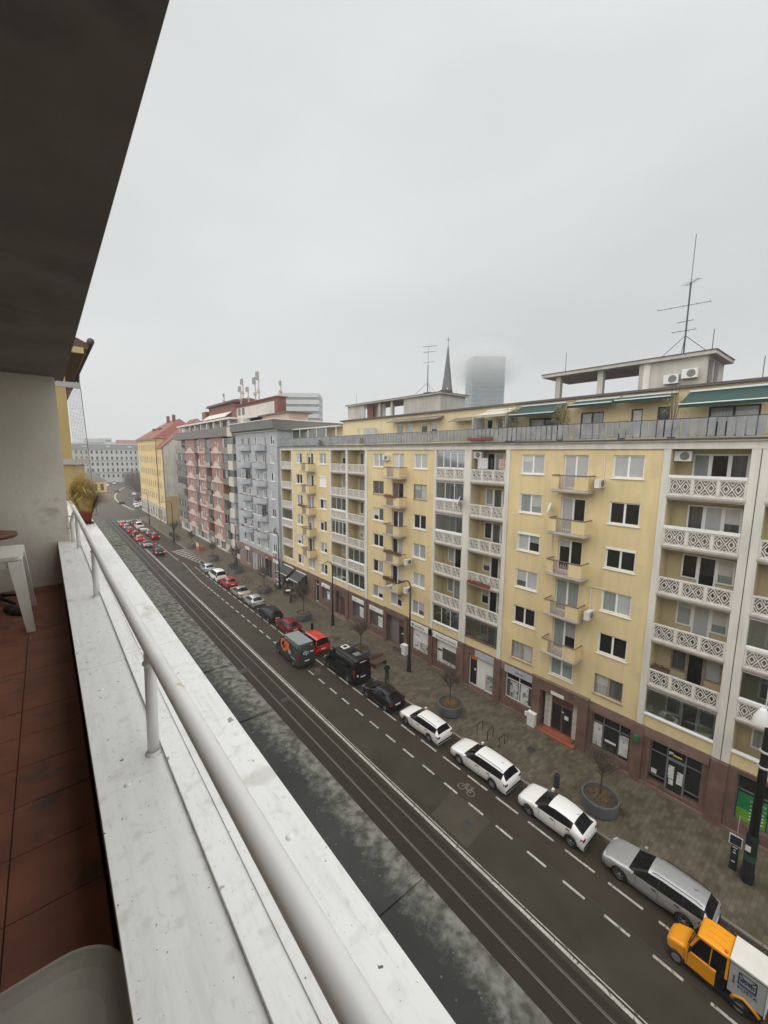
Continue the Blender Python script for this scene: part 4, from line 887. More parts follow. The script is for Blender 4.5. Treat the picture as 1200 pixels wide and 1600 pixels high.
shrub(28.9,19.3,22.03,2.6,.75,'tall yellowing bamboo in a pot rising above the terrace awnings',mol2,520)
shrub(28.8,15.1,22.03,2.2,.7,'olive coloured potted shrub between the green awnings on the terrace',mol,800)
shrub(28.7,8.2,22.03,2.7,.8,'nearly bare potted shrub beside the widest green awning',mol2,70)
shrub(28.6,10.9,22.03,.9,.5,'low brown potted bush in front of the terrace windows',mol2,160)
for (y,l) in ((36.9,'round white object on the terrace behind the railing'),):
    pass
# masts on the roof
def yagi(b, p, yaw, L_, n, w=.5):
    d = Vector((math.cos(yaw),math.sin(yaw),0)); s_ = Vector((-d.y,d.x,0)); p = Vector(p); b.tube([p-d*L_*.4,p+d*L_*.6],.018,4)
    for k in range(n):
        q = p+d*L_*(-.4+k/(n-1)); ww = w*(1-.35*k/n); b.tube([q-s_*ww/2,q+s_*ww/2],.011,3)
def mast(x, y, z0, z1, label, ants, name='antenna_mast', r=.05):
    o = top(name, label, 'antenna', (x,y,z0)); part('pole', MB().tube([(x,y,z0),(x,y,z0+(z1-z0)*.62)],r,6).tube([(x,y,z0+(z1-z0)*.6),(x+.05,y,z1)],.02,4), K['darkmetal'], o)
    for (z,yaw,L_,n,w) in ants: b = MB(); yagi(b,(x,y,z),yaw,L_,n,w); part('aerial', b, K['darkmetal'], o)
    b = MB()
    for a in (0.4,2.5,4.6): b.tube([(x,y,z0+1.5),(x+1.6*math.cos(a),y+1.6*math.sin(a),z0)],.02,4)
    part('stay', b, K['darkmetal'], o)
mast(34.0,9.5,27.57,35.4,'tall antenna mast on the nearest roof block',[(31.0,rad(100),2.9,5,.7),(32.4,rad(230),1.2,6,.7),(29.4,rad(95),1.3,4,.9),(30.0,rad(90),.9,4,.4)])
mast(34.0,33.7,27.5,33.0,'antenna mast on the middle roof block beside the church spire',[(32.9,rad(-60),1.6,8,.9),(32.3,rad(-70),1.4,6,.7),(31.2,rad(-80),1.4,5,.5)])
for (x,y,z0,h,l) in ((34,7.95,27.57,1.6,'thin lightning rod on the right corner of the near roof block'),(33,17.2,27.57,1.6,'thin lightning rod on the left end of the near roof frame'),(33,46.0,27.5,1.4,'thin lightning rod on the far roof frame'),(34,5.3,25.26,1.8,'thin lightning rod on the penthouse roof at the right')):
    o = part('lightning_rod', MB().tube([(x,y,z0),(x,y,z0+h)],.022,4), K['darkmetal']); tag(o,l,'lightning rod','lightning rods')
# ------------------------------------------------------------------ blue grey house
XG = 27.6
gb_ = top('grey_building', 'blue grey apartment house with rounded balconies and a deep dark eave', 'building', (27.6,68,0))
gw = MB(); gh = []; GZ = [23.67-2.87*r for r in range(7)]
gcols = [(60.35,61.85),(63.45,64.95),(66.75,68.0),(69.8,71.3),(72.75,74.3)]
for r,zt in enumerate(GZ):
    for (a,b) in gcols: gh.append((a,b,zt-1.35,zt))
holes_wall(gw, XG, 59.32, 76.8, 4.25, 24.5, gh); gw.quad((XG,59.32,0),(44,59.32,0),(44,59.32,24.5),(XG,59.32,24.5)); gw.quad((XG,76.8,0),(44,76.8,0),(44,76.8,24.5),(XG,76.8,24.5)); gw.quad((44,59.32,0),(44,76.8,0),(44,76.8,24.5),(44,59.32,24.5))
part('wall', gw, K['bluegrey'], gb_)
for (a,b,c,d) in gh: window(gb_, XG, (a+b)/2, c, b-a, d-c, 2, None, None, True, .1)
part('backing', MB().box(XG+.22,XG+.3,59.4,76.7,4,24.4), K['ink'], gb_)
part('eave', MB().prism([(26.75,24.75),(26.75,26.05),(44,26.05),(44,24.5),(27.6,24.5)],'y',58.9,77.2), K['greyshade'], gb_)
part('eave_edge', MB().box(26.68,44,58.8,77.3,26.05,26.17), K['fret'], gb_); part('cornice_line', MB().box(27.35,27.7,59.1,77,24.42,24.56), K['fret'], gb_)
part('attic', MB().box(30,33.5,60.0,70,26.17,27.3), mat('attic_render',(.46,.36,.27),.9,.1,.5), gb_); part('attic_roof', MB().box(29.5,34,59.5,70.8,27.3,27.5), K['cap'], gb_)
part('attic_block', MB().box(31,34,70.8,84,26.17,28.6), K['cream'], gb_)
def curved_balcony(y0, y1, d=.95):
    def f():
        pts = []; n = 10
        for k in range(n+1):
            t = k/n; y = y0+(y1-y0)*t; e = min(t,1-t)*n/1.6; pts.append((-d*min(1,.35+.65*min(1,e)), y))
        b = MB()
        poly = [(0,y0)]+pts+[(0,y1)]; b.prism(poly,'z',-.16,0)
        for p,q in zip(pts[:-1],pts[1:]): b.bar((p[0],p[1],.40),(q[0],q[1],.40),.07,.80,(0,0,1))
        b.bar((0,y0,.40),(pts[0][0],y0,.40),.07,.8,(0,0,1)); b.bar((0,y1,.40),(pts[-1][0],y1,.40),.07,.8,(0,0,1))
        return b.mesh('balcony', K['bluegrey'])
    return cached(('cb',y0,y1,d), f)
railm = cached('cbr', lambda: MB().tube([(0,-2.35,.86),(-.92,-2.0,.86),(-.95,0,.86),(-.92,2.0,.86),(0,2.35,.86)],.03,5).mesh('top_rail', mat('red_brown_rail',(.24,.09,.075),.7,.2,4)))
glb = mat('balcony_glazing',(.26,.28,.28),.15,.3,.9,stretch=(1,5,.3))
for r in range(6):
    for yc in (65.55,71.95):
        z = 21.5-2.87*r; bo = inst('balcony', curved_balcony(-2.4,2.4), gb_, (XG,yc,z)); inst('top_rail', railm, bo, (XG,yc,z))
        if (r,yc) in ((2,71.95),(4,65.55)):
            part('balcony_glazing', MB().box(XG-.93,XG-.86,yc-2.0,yc+2.0,z+.85,z+2.5), glb, bo); part('glazing_bar', MB().box(XG-.96,XG-.85,yc-2.05,yc+2.05,z+.8,z+.9).box(XG-.96,XG-.85,yc-.04,yc+.04,z+.9,z+2.5), K['white'], bo)
# its shops
gs = MB(); gshop = [(59.8,61.7,.6,3.4,'pane_mid'),(62.4,65.1,.3,3.4,'pane_dark'),(65.75,67.9,.15,3.5,'pane_mid'),(68.5,71.0,.2,3.45,'pane_light'),(71.7,73.8,.7,3.4,'pane_mid')]
holes_wall(gs, XG-.05, 59.32, 76.8, 0, 4.25, [(a,b,c,d,.3) for a,b,c,d,_ in gshop]); part('shop_front', gs, mat('rose_granite',(.24,.155,.135),.6,.15,1.5), gb_); part('shop_cornice', MB().box(XG-.15,XG+.05,59.32,76.8,4.2,4.32), K['pink'], gb_)
for i,(a,b,c,d,p) in enumerate(gshop):
    o = window(gb_, XG-.05, (a+b)/2, c, b-a, d-c, 2, K['shopgrey'] if i%2 else K['fret'], (p,), False, .12, 'shop_window')
    if i in (0,1,4): sg = part('sign_board', MB().box(XG-.14,XG-.06,a,b,3.42,3.95), (K['signwhite'],K['red'],0,0,K['signwhite'])[i], gb_); inst('lettering', textmesh(('KVETY','Lahôdky','','','servis')[i],.34,(K['ink'],K['signwhite'],0,0,K['ink'])[i]), sg, (XG-.145,b-.3,3.56))
# ------------------------------------------------------------------ pink house
XK = 28.0
pb = top('pink_building', 'pink tiled apartment house with pale balcony panels and brown loggias', 'building', (28,100,0))
part('core', MB().box(29.4,45,77.3,123.5,0,24.2), K['brownpanel'], pb)
PZ = [2.55+3.07*k for k in range(8)]
strips = [(85.9,92.95),(97.05,102.5),(105.2,113.8)]
pwm = MB(); pj = []
for (a,b) in strips:
    hs_ = []
    for k in range(7):
        w_ = (b-a); c_ = (a+b)/2
        for (p,q) in ((c_-1.35,c_-.25),(c_+.25,c_+1.35)): hs_.append((p,q,PZ[k]+.95,PZ[k]+2.35))
    holes_wall(pwm, XK, a, b, PZ[0], 24.2, hs_); pj += hs_
    for y in (a,b): pwm.quad((XK,y,PZ[0]),(29.4,y,PZ[0]),(29.4,y,24.2),(XK,y,24.2))
part('wall', pwm, K['pink'], pb)
for (a,b,c,d) in pj: window(pb, XK, (a+b)/2, c, b-a, d-c, 2, None, None, False, .1)
for si,(a,b) in enumerate(strips):
    c_ = (a+b)/2; w_ = b-a
    for k in range(7):
        q = MB().box(XK-.16,XK-.002,a+.15 if si!=1 else a-.1,b-.1,PZ[k]-.12,PZ[k]+.28)
        if si == 1: q.box(XK-.16,XK-.002,b-1.2,b-.1,PZ[k]+.28,PZ[k]+1.5).box(XK-.16,XK-.002,a-.1,a+.7,PZ[k]+.28,PZ[k]+1.2)
        else: q.box(XK-.15,XK-.002,c_-w_*.26,c_+w_*.26,PZ[k]+.28,PZ[k]+.85).box(XK-.14,XK-.002,c_-w_*.14,c_+w_*.14,PZ[k]+.85,PZ[k]+1.2)
        part('balcony_panel', q, K['palepink'], pb)
dark = [(80.5,85.9),(92.95,97.05),(102.5,105.2),(113.8,123.3)]
for di,(a,b) in enumerate(dark):
    for k in range(7):
        z = PZ[k]; lo = part('loggia', MB().box(XK+.1,29.4,a,b,z-.15,z), K['slab'], pb)
        part('loggia_parapet', MB().box(XK-(.34 if k%2 else .2),XK-(.27 if k%2 else .13),a+.02,b-.02,z-.15,z+1.05), K['brownpanel'] if (k+di)%3 else mat('loggia_panel%d%d'%(di,k),(.25+.05*(k%3),.22+.05*(k%3),.19+.04*(k%3)),.8,.1), lo)
        if (k*3+di)%4 != 1:
            n = max(2,int((b-a)/1.3)); q = MB()
            for i in range(n+1): y = a+(b-a)*i/n; q.box(XK+.06,XK+.11,max(a,y-.03),min(b,y+.03),z+1.05,z+2.92)
            part('glazing_bar', q, K['fret'] if (k+di)%2 else K['brownpanel'], lo)
            for i in range(n): part('glazing_pane', MB().box(XK+.08,XK+.09,a+(b-a)*i/n+.03,a+(b-a)*(i+1)/n-.03,z+1.06,z+2.9), K[rnd.choice(['pane_dark','pane_dark','pane_mid','pane_curtain'])], lo)
        else:
            for i in range(2): part('inner_window', MB().box(29.3,29.38,a+(b-a)*(.12+.45*i),a+(b-a)*(.42+.45*i),z+.7,z+2.3), K['pane_dark'], lo)
# protruding cream boxes at the near edge
part('end_wall', MB().box(28.05,29.4,77.32,80.5,PZ[0],24.2), K['cream'], pb)
for k in range(8):
    z = PZ[k]-.15 if k < 7 else 24.05
    o = part('bay_box', MB().box(27.15,28.04,77.5,80.1,z,z+1.75), K['cream'], pb)
    if k < 7: part('bay_window', MB().box(27.4,28.04,77.6,80.0,z+1.78,z+2.9), K['pane_mid'] if k>2 else K['pane_curtain'], o)
part('fascia', MB().box(27.55,29.5,80.2,123.5,24.2,26.0), K['brownpanel'], pb, label='broad brown grey band below the roof terrace')
part('attic_wall', MB().box(29.6,40,78,123,26.0,27.4), K['cream'], pb)
for k in range(9): part('attic_window', MB().box(29.5,29.6,83+k*4.3,85.2+k*4.3,26.2,27.2), K['pane_mid'] if k%2 else K['pane_light'], pb); part('attic_post', MB().box(28.2,28.6,82+k*4.6,82.4+k*4.6,26,27.45), K['fret'], pb)
part('attic_roof', MB().box(27.9,40,80.5,121,27.45,27.8), K['fret'], pb)
bk = part('brick_block', MB().box(31,38,86,103,27.8,31.3), K['brick'], pb); part('brick_block_roof', MB().prism([(30.6,31.3),(38.4,31.3),(38.4,31.75),(34,32.4),(30.6,31.75)],'y',85.6,103.4), K['brick'], bk)
part('brick_cap', MB().box(30.4,38.6,85.4,103.6,31.3,31.45), K['cap'], bk)
b2 = part('brick_wing', MB().box(31,32.6,66,85.9,26.17,30.4), K['brick'], pb); part('wing_panel', MB().box(30.9,31,67,84.5,27.6,29.8), K['cream'], b2); part('wing_cap', MB().box(30.7,32.9,65.8,86,30.4,30.55), K['brick'], b2)
for y in (80.5,82.6): part('wing_window', MB().box(30.8,30.9,y,y+1.1,28.4,29.7), K['pane_mid'], b2)
part('lean_to_roof', MB().prism([(29.6,28.4),(31,29.4),(31,29.6),(29.6,28.6)],'y',88,103), K['fret'], pb); part('small_block', MB().box(30.4,31.2,103.6,106.5,27.8,30.6), K['brick'], pb)
# ground floor of the pink house
gs2 = MB(); sh2 = [(79,84.6,.9,2.4),(87,90,.3,2.4),(91,95,.5,2.3),(96.5,99,.3,2.4),(100,108,.4,2.4),(109.5,113,.3,2.4),(115,121,.5,2.4)]
holes_wall(gs2, 28.3, 77.32, 123.4, 0, PZ[0]-.02, [(a,b,c,d,.3) for a,b,c,d in sh2]); part('shop_front', gs2, K['cream'], pb)
for i,(a,b,c,d) in enumerate(sh2): window(pb, 28.3, (a+b)/2, c, b-a, d-c, 3, K['fret'], ('pane_dark' if i<2 else 'pane_teal','pane_mid'), False, .12, 'shop_window')
# rooftop telecom masts
for (x,y,z0,h,l) in ((33,98.0,32.0,2.4,'short antenna pole at the far left of the brick roof block'),(34,89,32.3,4.4,'tallest antenna pole with panels on the brick roof block'),(31.8,84.5,30.55,3.8,'antenna pole with panels left of the pair on the brick wing'),(31.8,80.5,30.55,3.2,'antenna pole with one boxy panel on the brick wing'),(31.8,77.0,30.55,4.6,'slim antenna pole with a high panel on the brick wing'),(31.8,75.4,30.55,5.4,'thick antenna pole rising from the brick wing'),(32,66.6,30.55,2.6,'antenna pole in front of the pale office block')):
    o = top('telecom_mast', l, 'antenna', (x,y,z0), 'masts on the pink house roof'); part('pole', MB().tube([(x,y,z0),(x,y,z0+h)],.13,6), K['slab'], o)
    for k in range(2 if h > 3 else 1): part('panel_antenna', MB().box(x-.35,x-.1,y-.25+k*.5,y+.1+k*.5,z0+h*.72,z0+h*.98), mat('antenna_grey',(.32,.31,.31),.6,.1) if 'antenna_grey' not in bpy.data.materials else bpy.data.materials['antenna_grey'], o)
    b = MB(); b.tube([(x-.5,y-.4,z0+h*.3),(x+.5,y+.5,z0+h*.3)],.06,4); b.box(x-.3,x+.1,y-.3,y+.3,z0+h*.28,z0+h*.4); part('equipment', b, K['slab'], o)
# ------------------------------------------------------------------ old yellow corner house
ob = top('corner_house', 'old golden yellow corner house with a red tiled roof and bare party wall', 'building', (27,150,0)); XO = 26.3
ow = MB(); oh = []
for k in range(5):
    for i in range(9): oh.append((140.6+i*3.3,141.9+i*3.3,6.2+k*3.75,8.3+k*3.75))
    oh.append((135.2,136.3,6.2+k*3.75,8.3+k*3.75)) if k < 4 else None
    oh.append((137.6,138.7,6.2+k*3.75,8.3+k*3.75)) if k < 4 else None
holes_wall(ow, XO, 139.6, 171, 4.6, 25.0, [h for h in oh if h[0]>139]); holes_wall(ow, XO+.02, 131.5, 139.6, 4.6, 22.2, [h for h in oh if h[0]<139])
ow.quad((XO,171,0),(42,171,0),(42,171,25),(XO,171,25)); ow.quad((XO,139.6,22),(42,139.6,22),(42,139.6,25),(XO,139.6,25))
part('wall', ow, K['oldyellow'], ob)
for (a,b,c,d) in oh: window(ob, XO, (a+b)/2, c, b-a, d-c, 2, K['stone'], ('pane_mid',), False, .08)
part('backing', MB().box(XO+.2,XO+.3,131.6,170.9,4.6,22), K['ink'], ob)
gfl2 = MB(); oh2 = [(133+i*3.9,134.9+i*3.9,.5,3.7) for i in range(10)]; holes_wall(gfl2, XO-.15, 131.4, 171.1, 0, 4.6, oh2); part('stone_base', gfl2, K['stone'], ob)
for (a,b,c,d) in oh2: window(ob, XO-.15, (a+b)/2, c, b-a, d-c, 1, K['stone'], ('pane_dark',), False, .1)
part('cornice', MB().box(XO-.3,XO+.1,131.4,171.3,4.6,4.9), K['stone'], ob); part('upper_cornice', MB().box(XO-.6,XO+.1,139.4,171.6,24.8,25.2), K['stone'], ob)
part('party_wall', MB().poly([(XO+.05,131.5,0),(45,131.5,0),(45,131.5,24),(36,131.5,31),(XO-.1,131.5,22.2)]), K['party'], ob); part('lower_yellow_wash', MB().box(XO+.06,40,131.44,131.497,.0,8.2), mat('yellow_wash',(.50,.37,.18),.9,.15,.4), ob)
part('roof', MB().poly([(XO-.8,139.2,25.1),(XO-.8,171.8,25.1),(35,163,31.8),(35,147,31.8)]).poly([(XO-.8,139.2,25.1),(35,147,31.8),(42,139.2,25.1)]).poly([(XO-.8,171.8,25.1),(42,171.8,25.1),(35,163,31.8)]).poly([(42,139.2,25.1),(35,147,31.8),(35,163,31.8),(42,171.8,25.1)]), K['rooftile'], ob)
part('lower_roof', MB().poly([(XO-.5,131.2,22.2),(XO-.5,139.6,22.2),(36,139.6,31),(36,131.2,31)]).poly([(36,131.2,31),(36,139.6,31),(45,139.6,24.5),(45,131.2,24.5)]), K['rooftile'], ob)
part('back_roof', MB().prism([(33,28.5),(45,28.5),(45,29.3),(38,30.5),(33,29.3)],'y',122,131), K['brick'], ob)
for y in (150,158): part('chimney', MB().box(33.5,34.3,y-.6,y+.6,30.5,33.2), K['brick'], ob); part('dormer', MB().box(29.5,31.5,y+2,y+3.4,27.5,28.9), K['rooftile'], ob)
part('drainpipe', MB().tube([(XO-.2,139.5,25),(XO-.2,139.5,0)],.09,6), K['wood'], ob); part('drainpipe', MB().tube([(XO-.1,131.45,22.2),(XO-.1,131.45,0)],.1,6), K['wood'], ob)
# ------------------------------------------------------------------ things beyond the roofs and at the street's end
sp = top('church', 'slender dark church spire with four white corner pinnacles', 'church', (116,105,0)); cx,cy = 116,105
def octspire(b, cx, cy, prof, n=8):
    for (r0,z0),(r1,z1) in zip(prof[:-1],prof[1:]):
        for k in range(n):
            a0 = 2*math.pi*(k+.5)/n; a1 = 2*math.pi*(k+1.5)/n
            b.quad((cx+r0*math.cos(a0),cy+r0*math.sin(a0),z0),(cx+r0*math.cos(a1),cy+r0*math.sin(a1),z0),(cx+r1*math.cos(a1),cy+r1*math.sin(a1),z1),(cx+r1*math.cos(a0),cy+r1*math.sin(a0),z1))
b = MB(); octspire(b,cx,cy,[(2.6,38),(2.5,41.5),(1.7,47),(.9,53.5),(.22,59.6),(.05,60)]); part('spire', b, K['slate'], sp)
part('tower', MB().box(cx-2.9,cx+2.9,cy-2.9,cy+2.9,0,38), K['stone'], sp); part('nave', MB().box(cx-6,cx+6,cy+2.9,cy+40,0,18), K['stone'], sp)
part('finial', MB().tube([(cx,cy,59.8),(cx,cy,63)],.09,5).tube([(cx-.6,cy+.6,62),(cx+.6,cy-.6,62)],.08,4), K['slate'], sp)
for sx,sy in ((1,1),(1,-1),(-1,1),(-1,-1)):
    b = MB(); octspire(b,cx+sx*2.5,cy+sy*2.5,[(.62,36),(.62,41),(.75,41.2),(.05,45)],6); part('pinnacle', b, K['fret'], sp)
tw = top('office_tower', 'glass office tower with its top lost in the low cloud', 'tower', (338,260,0))
tb_ = MB(); R_ = 17
for k in range(24): 
    pass
tprof = [(15,17),(17,12),(17.5,0),(17,-12),(15,-17),(-15,-17),(-17,0),(-15,17)]
ang = rad(-40)
def rot(p): return (338+p[0]*math.cos(ang)-p[1]*math.sin(ang), 258+p[0]*math.sin(ang)+p[1]*math.cos(ang))
part('shaft', MB().prism([rot(p) for p in tprof],'z',0,112), K['farglass'], tw)
for k in range(27): part('floor_band', MB().prism([rot((p[0]*1.012,p[1]*1.012)) for p in tprof],'z',5+k*4,6.3+k*4), mat('tower_band',(.21,.25,.265),.5,0) if k == 0 else bpy.data.materials['tower_band'], tw)
part('podium', MB().prism([rot((p[0]*1.3,p[1]*1.3)) for p in tprof],'z',0,52), K['farglass'], tw)
ofb = top('office_block', 'pale office block with horizontal window bands behind the roofs', 'building', (116,232,0))
s_ = 244; ax, ay = .451*s_, .955*s_; bx_, by_ = .527*s_, .893*s_
def obx(t, d, z): return (ax+(bx_-ax)*t+d*.6, ay+(by_-ay)*t+d*.8, z)
def slabp(z0, z1, g): return MB().prism([obx(-g*.02,-g,0)[:2],obx(1+g*.02,-g,0)[:2],obx(1+g*.02,22+g,0)[:2],obx(-g*.02,22+g,0)[:2]],'z',z0,z1)
part('body', slabp(0,56,0), K['farglass'], ofb)
for k in range(14): part('white_band', slabp(2+k*4,4.4+k*4,.4), K['farwhite'], ofb)
# long white palace at the end of the street (faces -Y, built in its own frame)
fb = top('palace', 'long pale grey palace with rows of windows closing the street', 'building', (0,0,0))
fw = MB(); fh = []
for i in range(38):
    for k in range(5): fh.append((-60+i*2.85,-58.9+i*2.85,3.2+k*4.1,5.4+k*4.1))
holes_wall(fw, 0, -62, 49, 0, 23, fh, .4); fw.quad((0,-62,0),(18,-62,0),(18,-62,23),(0,-62,23)); fw.quad((0,49,0),(18,49,0),(18,49,23),(0,49,23)); part('wall', fw, K['farwhite'], fb)
pm_ = MB().box(.2,.3,-.55,.55,0,2.2).mesh('window', K['pane_dark'])
for (a,b,c,d) in fh: inst('window', pm_, fb, (0,(a+b)/2,c))
for z in (6.9,15.1,22.6): part('cornice', MB().box(-.4,.02,-62,49,z,z+.4), K['farwhite'], fb)
part('roof', MB().prism([(-.6,23),(18,23),(15,26),(3,26)],'y',-62.4,49.4), K['slate'], fb)
for i in range(8): part('dormer', MB().box(.6,3,-55+i*13,-52.5+i*13,23.2,25.2), K['farwhite'], fb)
part('back_wing', MB().box(18,40,-40,49,0,27), K['farwhite'], fb); part('pink_roof', MB().prism([(18,27),(40,27),(29,30)],'y',-36,-20), K['brick'], fb)
fb.location = (20,345,0); fb.rotation_euler = (0,0,rad(84))
lh = top('corner_pavilion', 'low yellow pavilion with a grey hipped roof at the street bend', 'building', (19,262,0))
part('wall', MB().box(12,24,258,270,0,6), K['oldyellow'], lh); part('roof', MB().poly([(11.5,257.5,6),(24.5,257.5,6),(18,264,11)]).poly([(24.5,257.5,6),(24.5,270.5,6),(18,264,11)]).poly([(24.5,270.5,6),(11.5,270.5,6),(18,264,11)]).poly([(11.5,270.5,6),(11.5,257.5,6),(18,264,11)]), K['slate'], lh)
for i in range(4): part('window', MB().box(13+i*2.8,14.4+i*2.8,257.9,257.97,1,4.4), K['pane_dark'], lh)
for i,(x,y,w,h,l) in enumerate(((38,470,16,33,'faint narrow tower far off in the haze on the left'),(72,520,34,31,'faint wide block far off in the haze above the palace'),(58,600,14,37,'faintest tower block in the haze beside the corner house roof'))):
    o = top('far_tower', l, 'tower', (x,y,0), 'towers fading in the haze'); part('shaft', MB().box(x-w/2,x+w/2,y,y+18,0,h), K['farwhite'], o); 
    for k in range(int(h/6)): part('window_band', MB().box(x-w/2+1,x+w/2-1,y-.2,y-.02,3+k*6,5.5+k*6), K['farglass'], o)
# ------------------------------------------------------------------ vehicles (built facing +Y, origin on the ground)
def paintm(name, col, rough=.28, metal=0.0): return mat(name, col, rough, 0, metal=metal, coat=.6 if sum(col) > .3 else .12, spec=.5 if sum(col) > .3 else .25)
PAINT = {'white': paintm('paint_white',(.82,.82,.81)), 'silver': paintm('paint_silver',(.43,.44,.45),.32,.4), 'black': paintm('paint_black',(.010,.011,.013)), 'red': paintm('paint_red',(.42,.012,.018)), 'darkred': paintm('paint_dark_red',(.17,.010,.016)),
 'grey': paintm('paint_grey',(.14,.145,.15),.3,.4), 'champagne': paintm('paint_champagne',(.42,.39,.33),.3,.4), 'slate': paintm('paint_slate',(.040,.046,.046)), 'vanred': paintm('paint_van_red',(.52,.018,.012)), 'postyellow': paintm('paint_post_yellow',(.85,.33,.004),.4), 'blue': paintm('paint_dark_blue',(.02,.03,.06))}
# stations from front to rear: y, top z, belt z, half width, half width of roof edge
SPEC = {
 'hatch': dict(L=4.0, W=1.74, wb=2.50, fo=.82, wr=.31, st=[(2.0,.60,.54,.60,.50),(1.95,.72,.64,.74,.62),(1.72,.84,.76,.83,.72),(1.25,.93,.85,.865,.75),(.88,1.00,.91,.87,.74),(.12,1.40,.93,.87,.60),(-.30,1.46,.95,.87,.60),(-.85,1.435,.98,.87,.585),(-1.34,1.35,1.02,.865,.56),(-1.86,1.03,1.00,.85,.62),(-1.96,.96,.90,.825,.66),(-2.0,.56,.52,.79,.66)], ws=(.88,.12), rw=(-1.34,-1.86), pil=[(-.30,-.38)], sidew=(.80,-1.30)),
 'estate': dict(L=4.6, W=1.78, wb=2.70, fo=.92, wr=.325, st=[(2.3,.60,.54,.60,.50),(2.24,.72,.64,.76,.64),(1.95,.84,.76,.85,.74),(1.45,.93,.86,.885,.77),(1.02,1.00,.92,.89,.76),(.25,1.40,.94,.89,.61),(-.3,1.46,.95,.89,.61),(-1.2,1.45,.98,.89,.60),(-1.92,1.40,1.01,.885,.58),(-2.2,1.00,.98,.87,.66),(-2.27,.94,.88,.84,.68),(-2.3,.54,.50,.80,.66)], ws=(1.02,.25), rw=(-1.92,-2.2), pil=[(-.20,-.28),(-1.15,-1.23)], sidew=(.92,-1.95), rails=True),
 'sedan': dict(L=4.5, W=1.76, wb=2.65, fo=.90, wr=.315, st=[(2.25,.58,.52,.60,.50),(2.19,.70,.62,.76,.64),(1.9,.82,.74,.84,.74),(1.4,.91,.84,.875,.77),(.98,.97,.90,.88,.76),(.2,1.37,.92,.88,.60),(-.35,1.43,.93,.88,.60),(-.85,1.40,.94,.88,.58),(-1.55,1.04,.97,.87,.66),(-1.75,1.00,.95,.865,.74),(-2.15,.97,.90,.85,.72),(-2.22,.92,.86,.825,.70),(-2.25,.54,.50,.79,.66)], ws=(.98,.2), rw=(-.85,-1.55), pil=[(-.25,-.33)], sidew=(.88,-1.3)),
 'mpv': dict(L=4.4, W=1.82, wb=2.75, fo=.82, wr=.325, st=[(2.2,.62,.56,.62,.52),(2.14,.78,.70,.78,.66),(1.9,.94,.86,.87,.76),(1.55,1.06,.98,.905,.78),(1.25,1.14,1.02,.91,.76),(.55,1.70,1.04,.91,.66),(.0,1.79,1.05,.91,.67),(-1.2,1.79,1.06,.91,.67),(-2.0,1.74,1.07,.90,.65),(-2.14,1.10,1.05,.885,.74),(-2.18,.90,.86,.87,.76),(-2.2,.52,.48,.82,.70)], ws=(1.25,.55), rw=(-2.0,-2.14), pil=[(.1,.0),(-1.1,-1.2)], sidew=(1.12,-2.0)),
 'van': dict(L=5.4, W=1.98, wb=3.35, fo=.95, wr=.34, st=[(2.7,.70,.62,.72,.62),(2.62,.92,.82,.88,.76),(2.3,1.12,1.02,.96,.84),(1.95,1.24,1.12,.985,.84),(1.20,2.22,1.15,.99,.78),(.8,2.42,1.16,.99,.80),(-.6,2.48,1.18,.99,.82),(-2.45,2.46,1.2,.985,.82),(-2.62,2.36,1.2,.98,.80),(-2.68,1.15,1.1,.97,.90),(-2.69,.90,.86,.96,.88),(-2.7,.46,.42,.90,.80)], ws=(1.95,1.20), rw=(-2.62,-2.68), pil=[], sidew=(1.72,.55)),
}
def interp(st, y):
    for a,b in zip(st[:-1],st[1:]):
        if a[0] >= y >= b[0]:
            t = (a[0]-y)/(a[0]-b[0]) if a[0] != b[0] else 0
            return tuple(a[i]+(b[i]-a[i])*t for i in range(5))
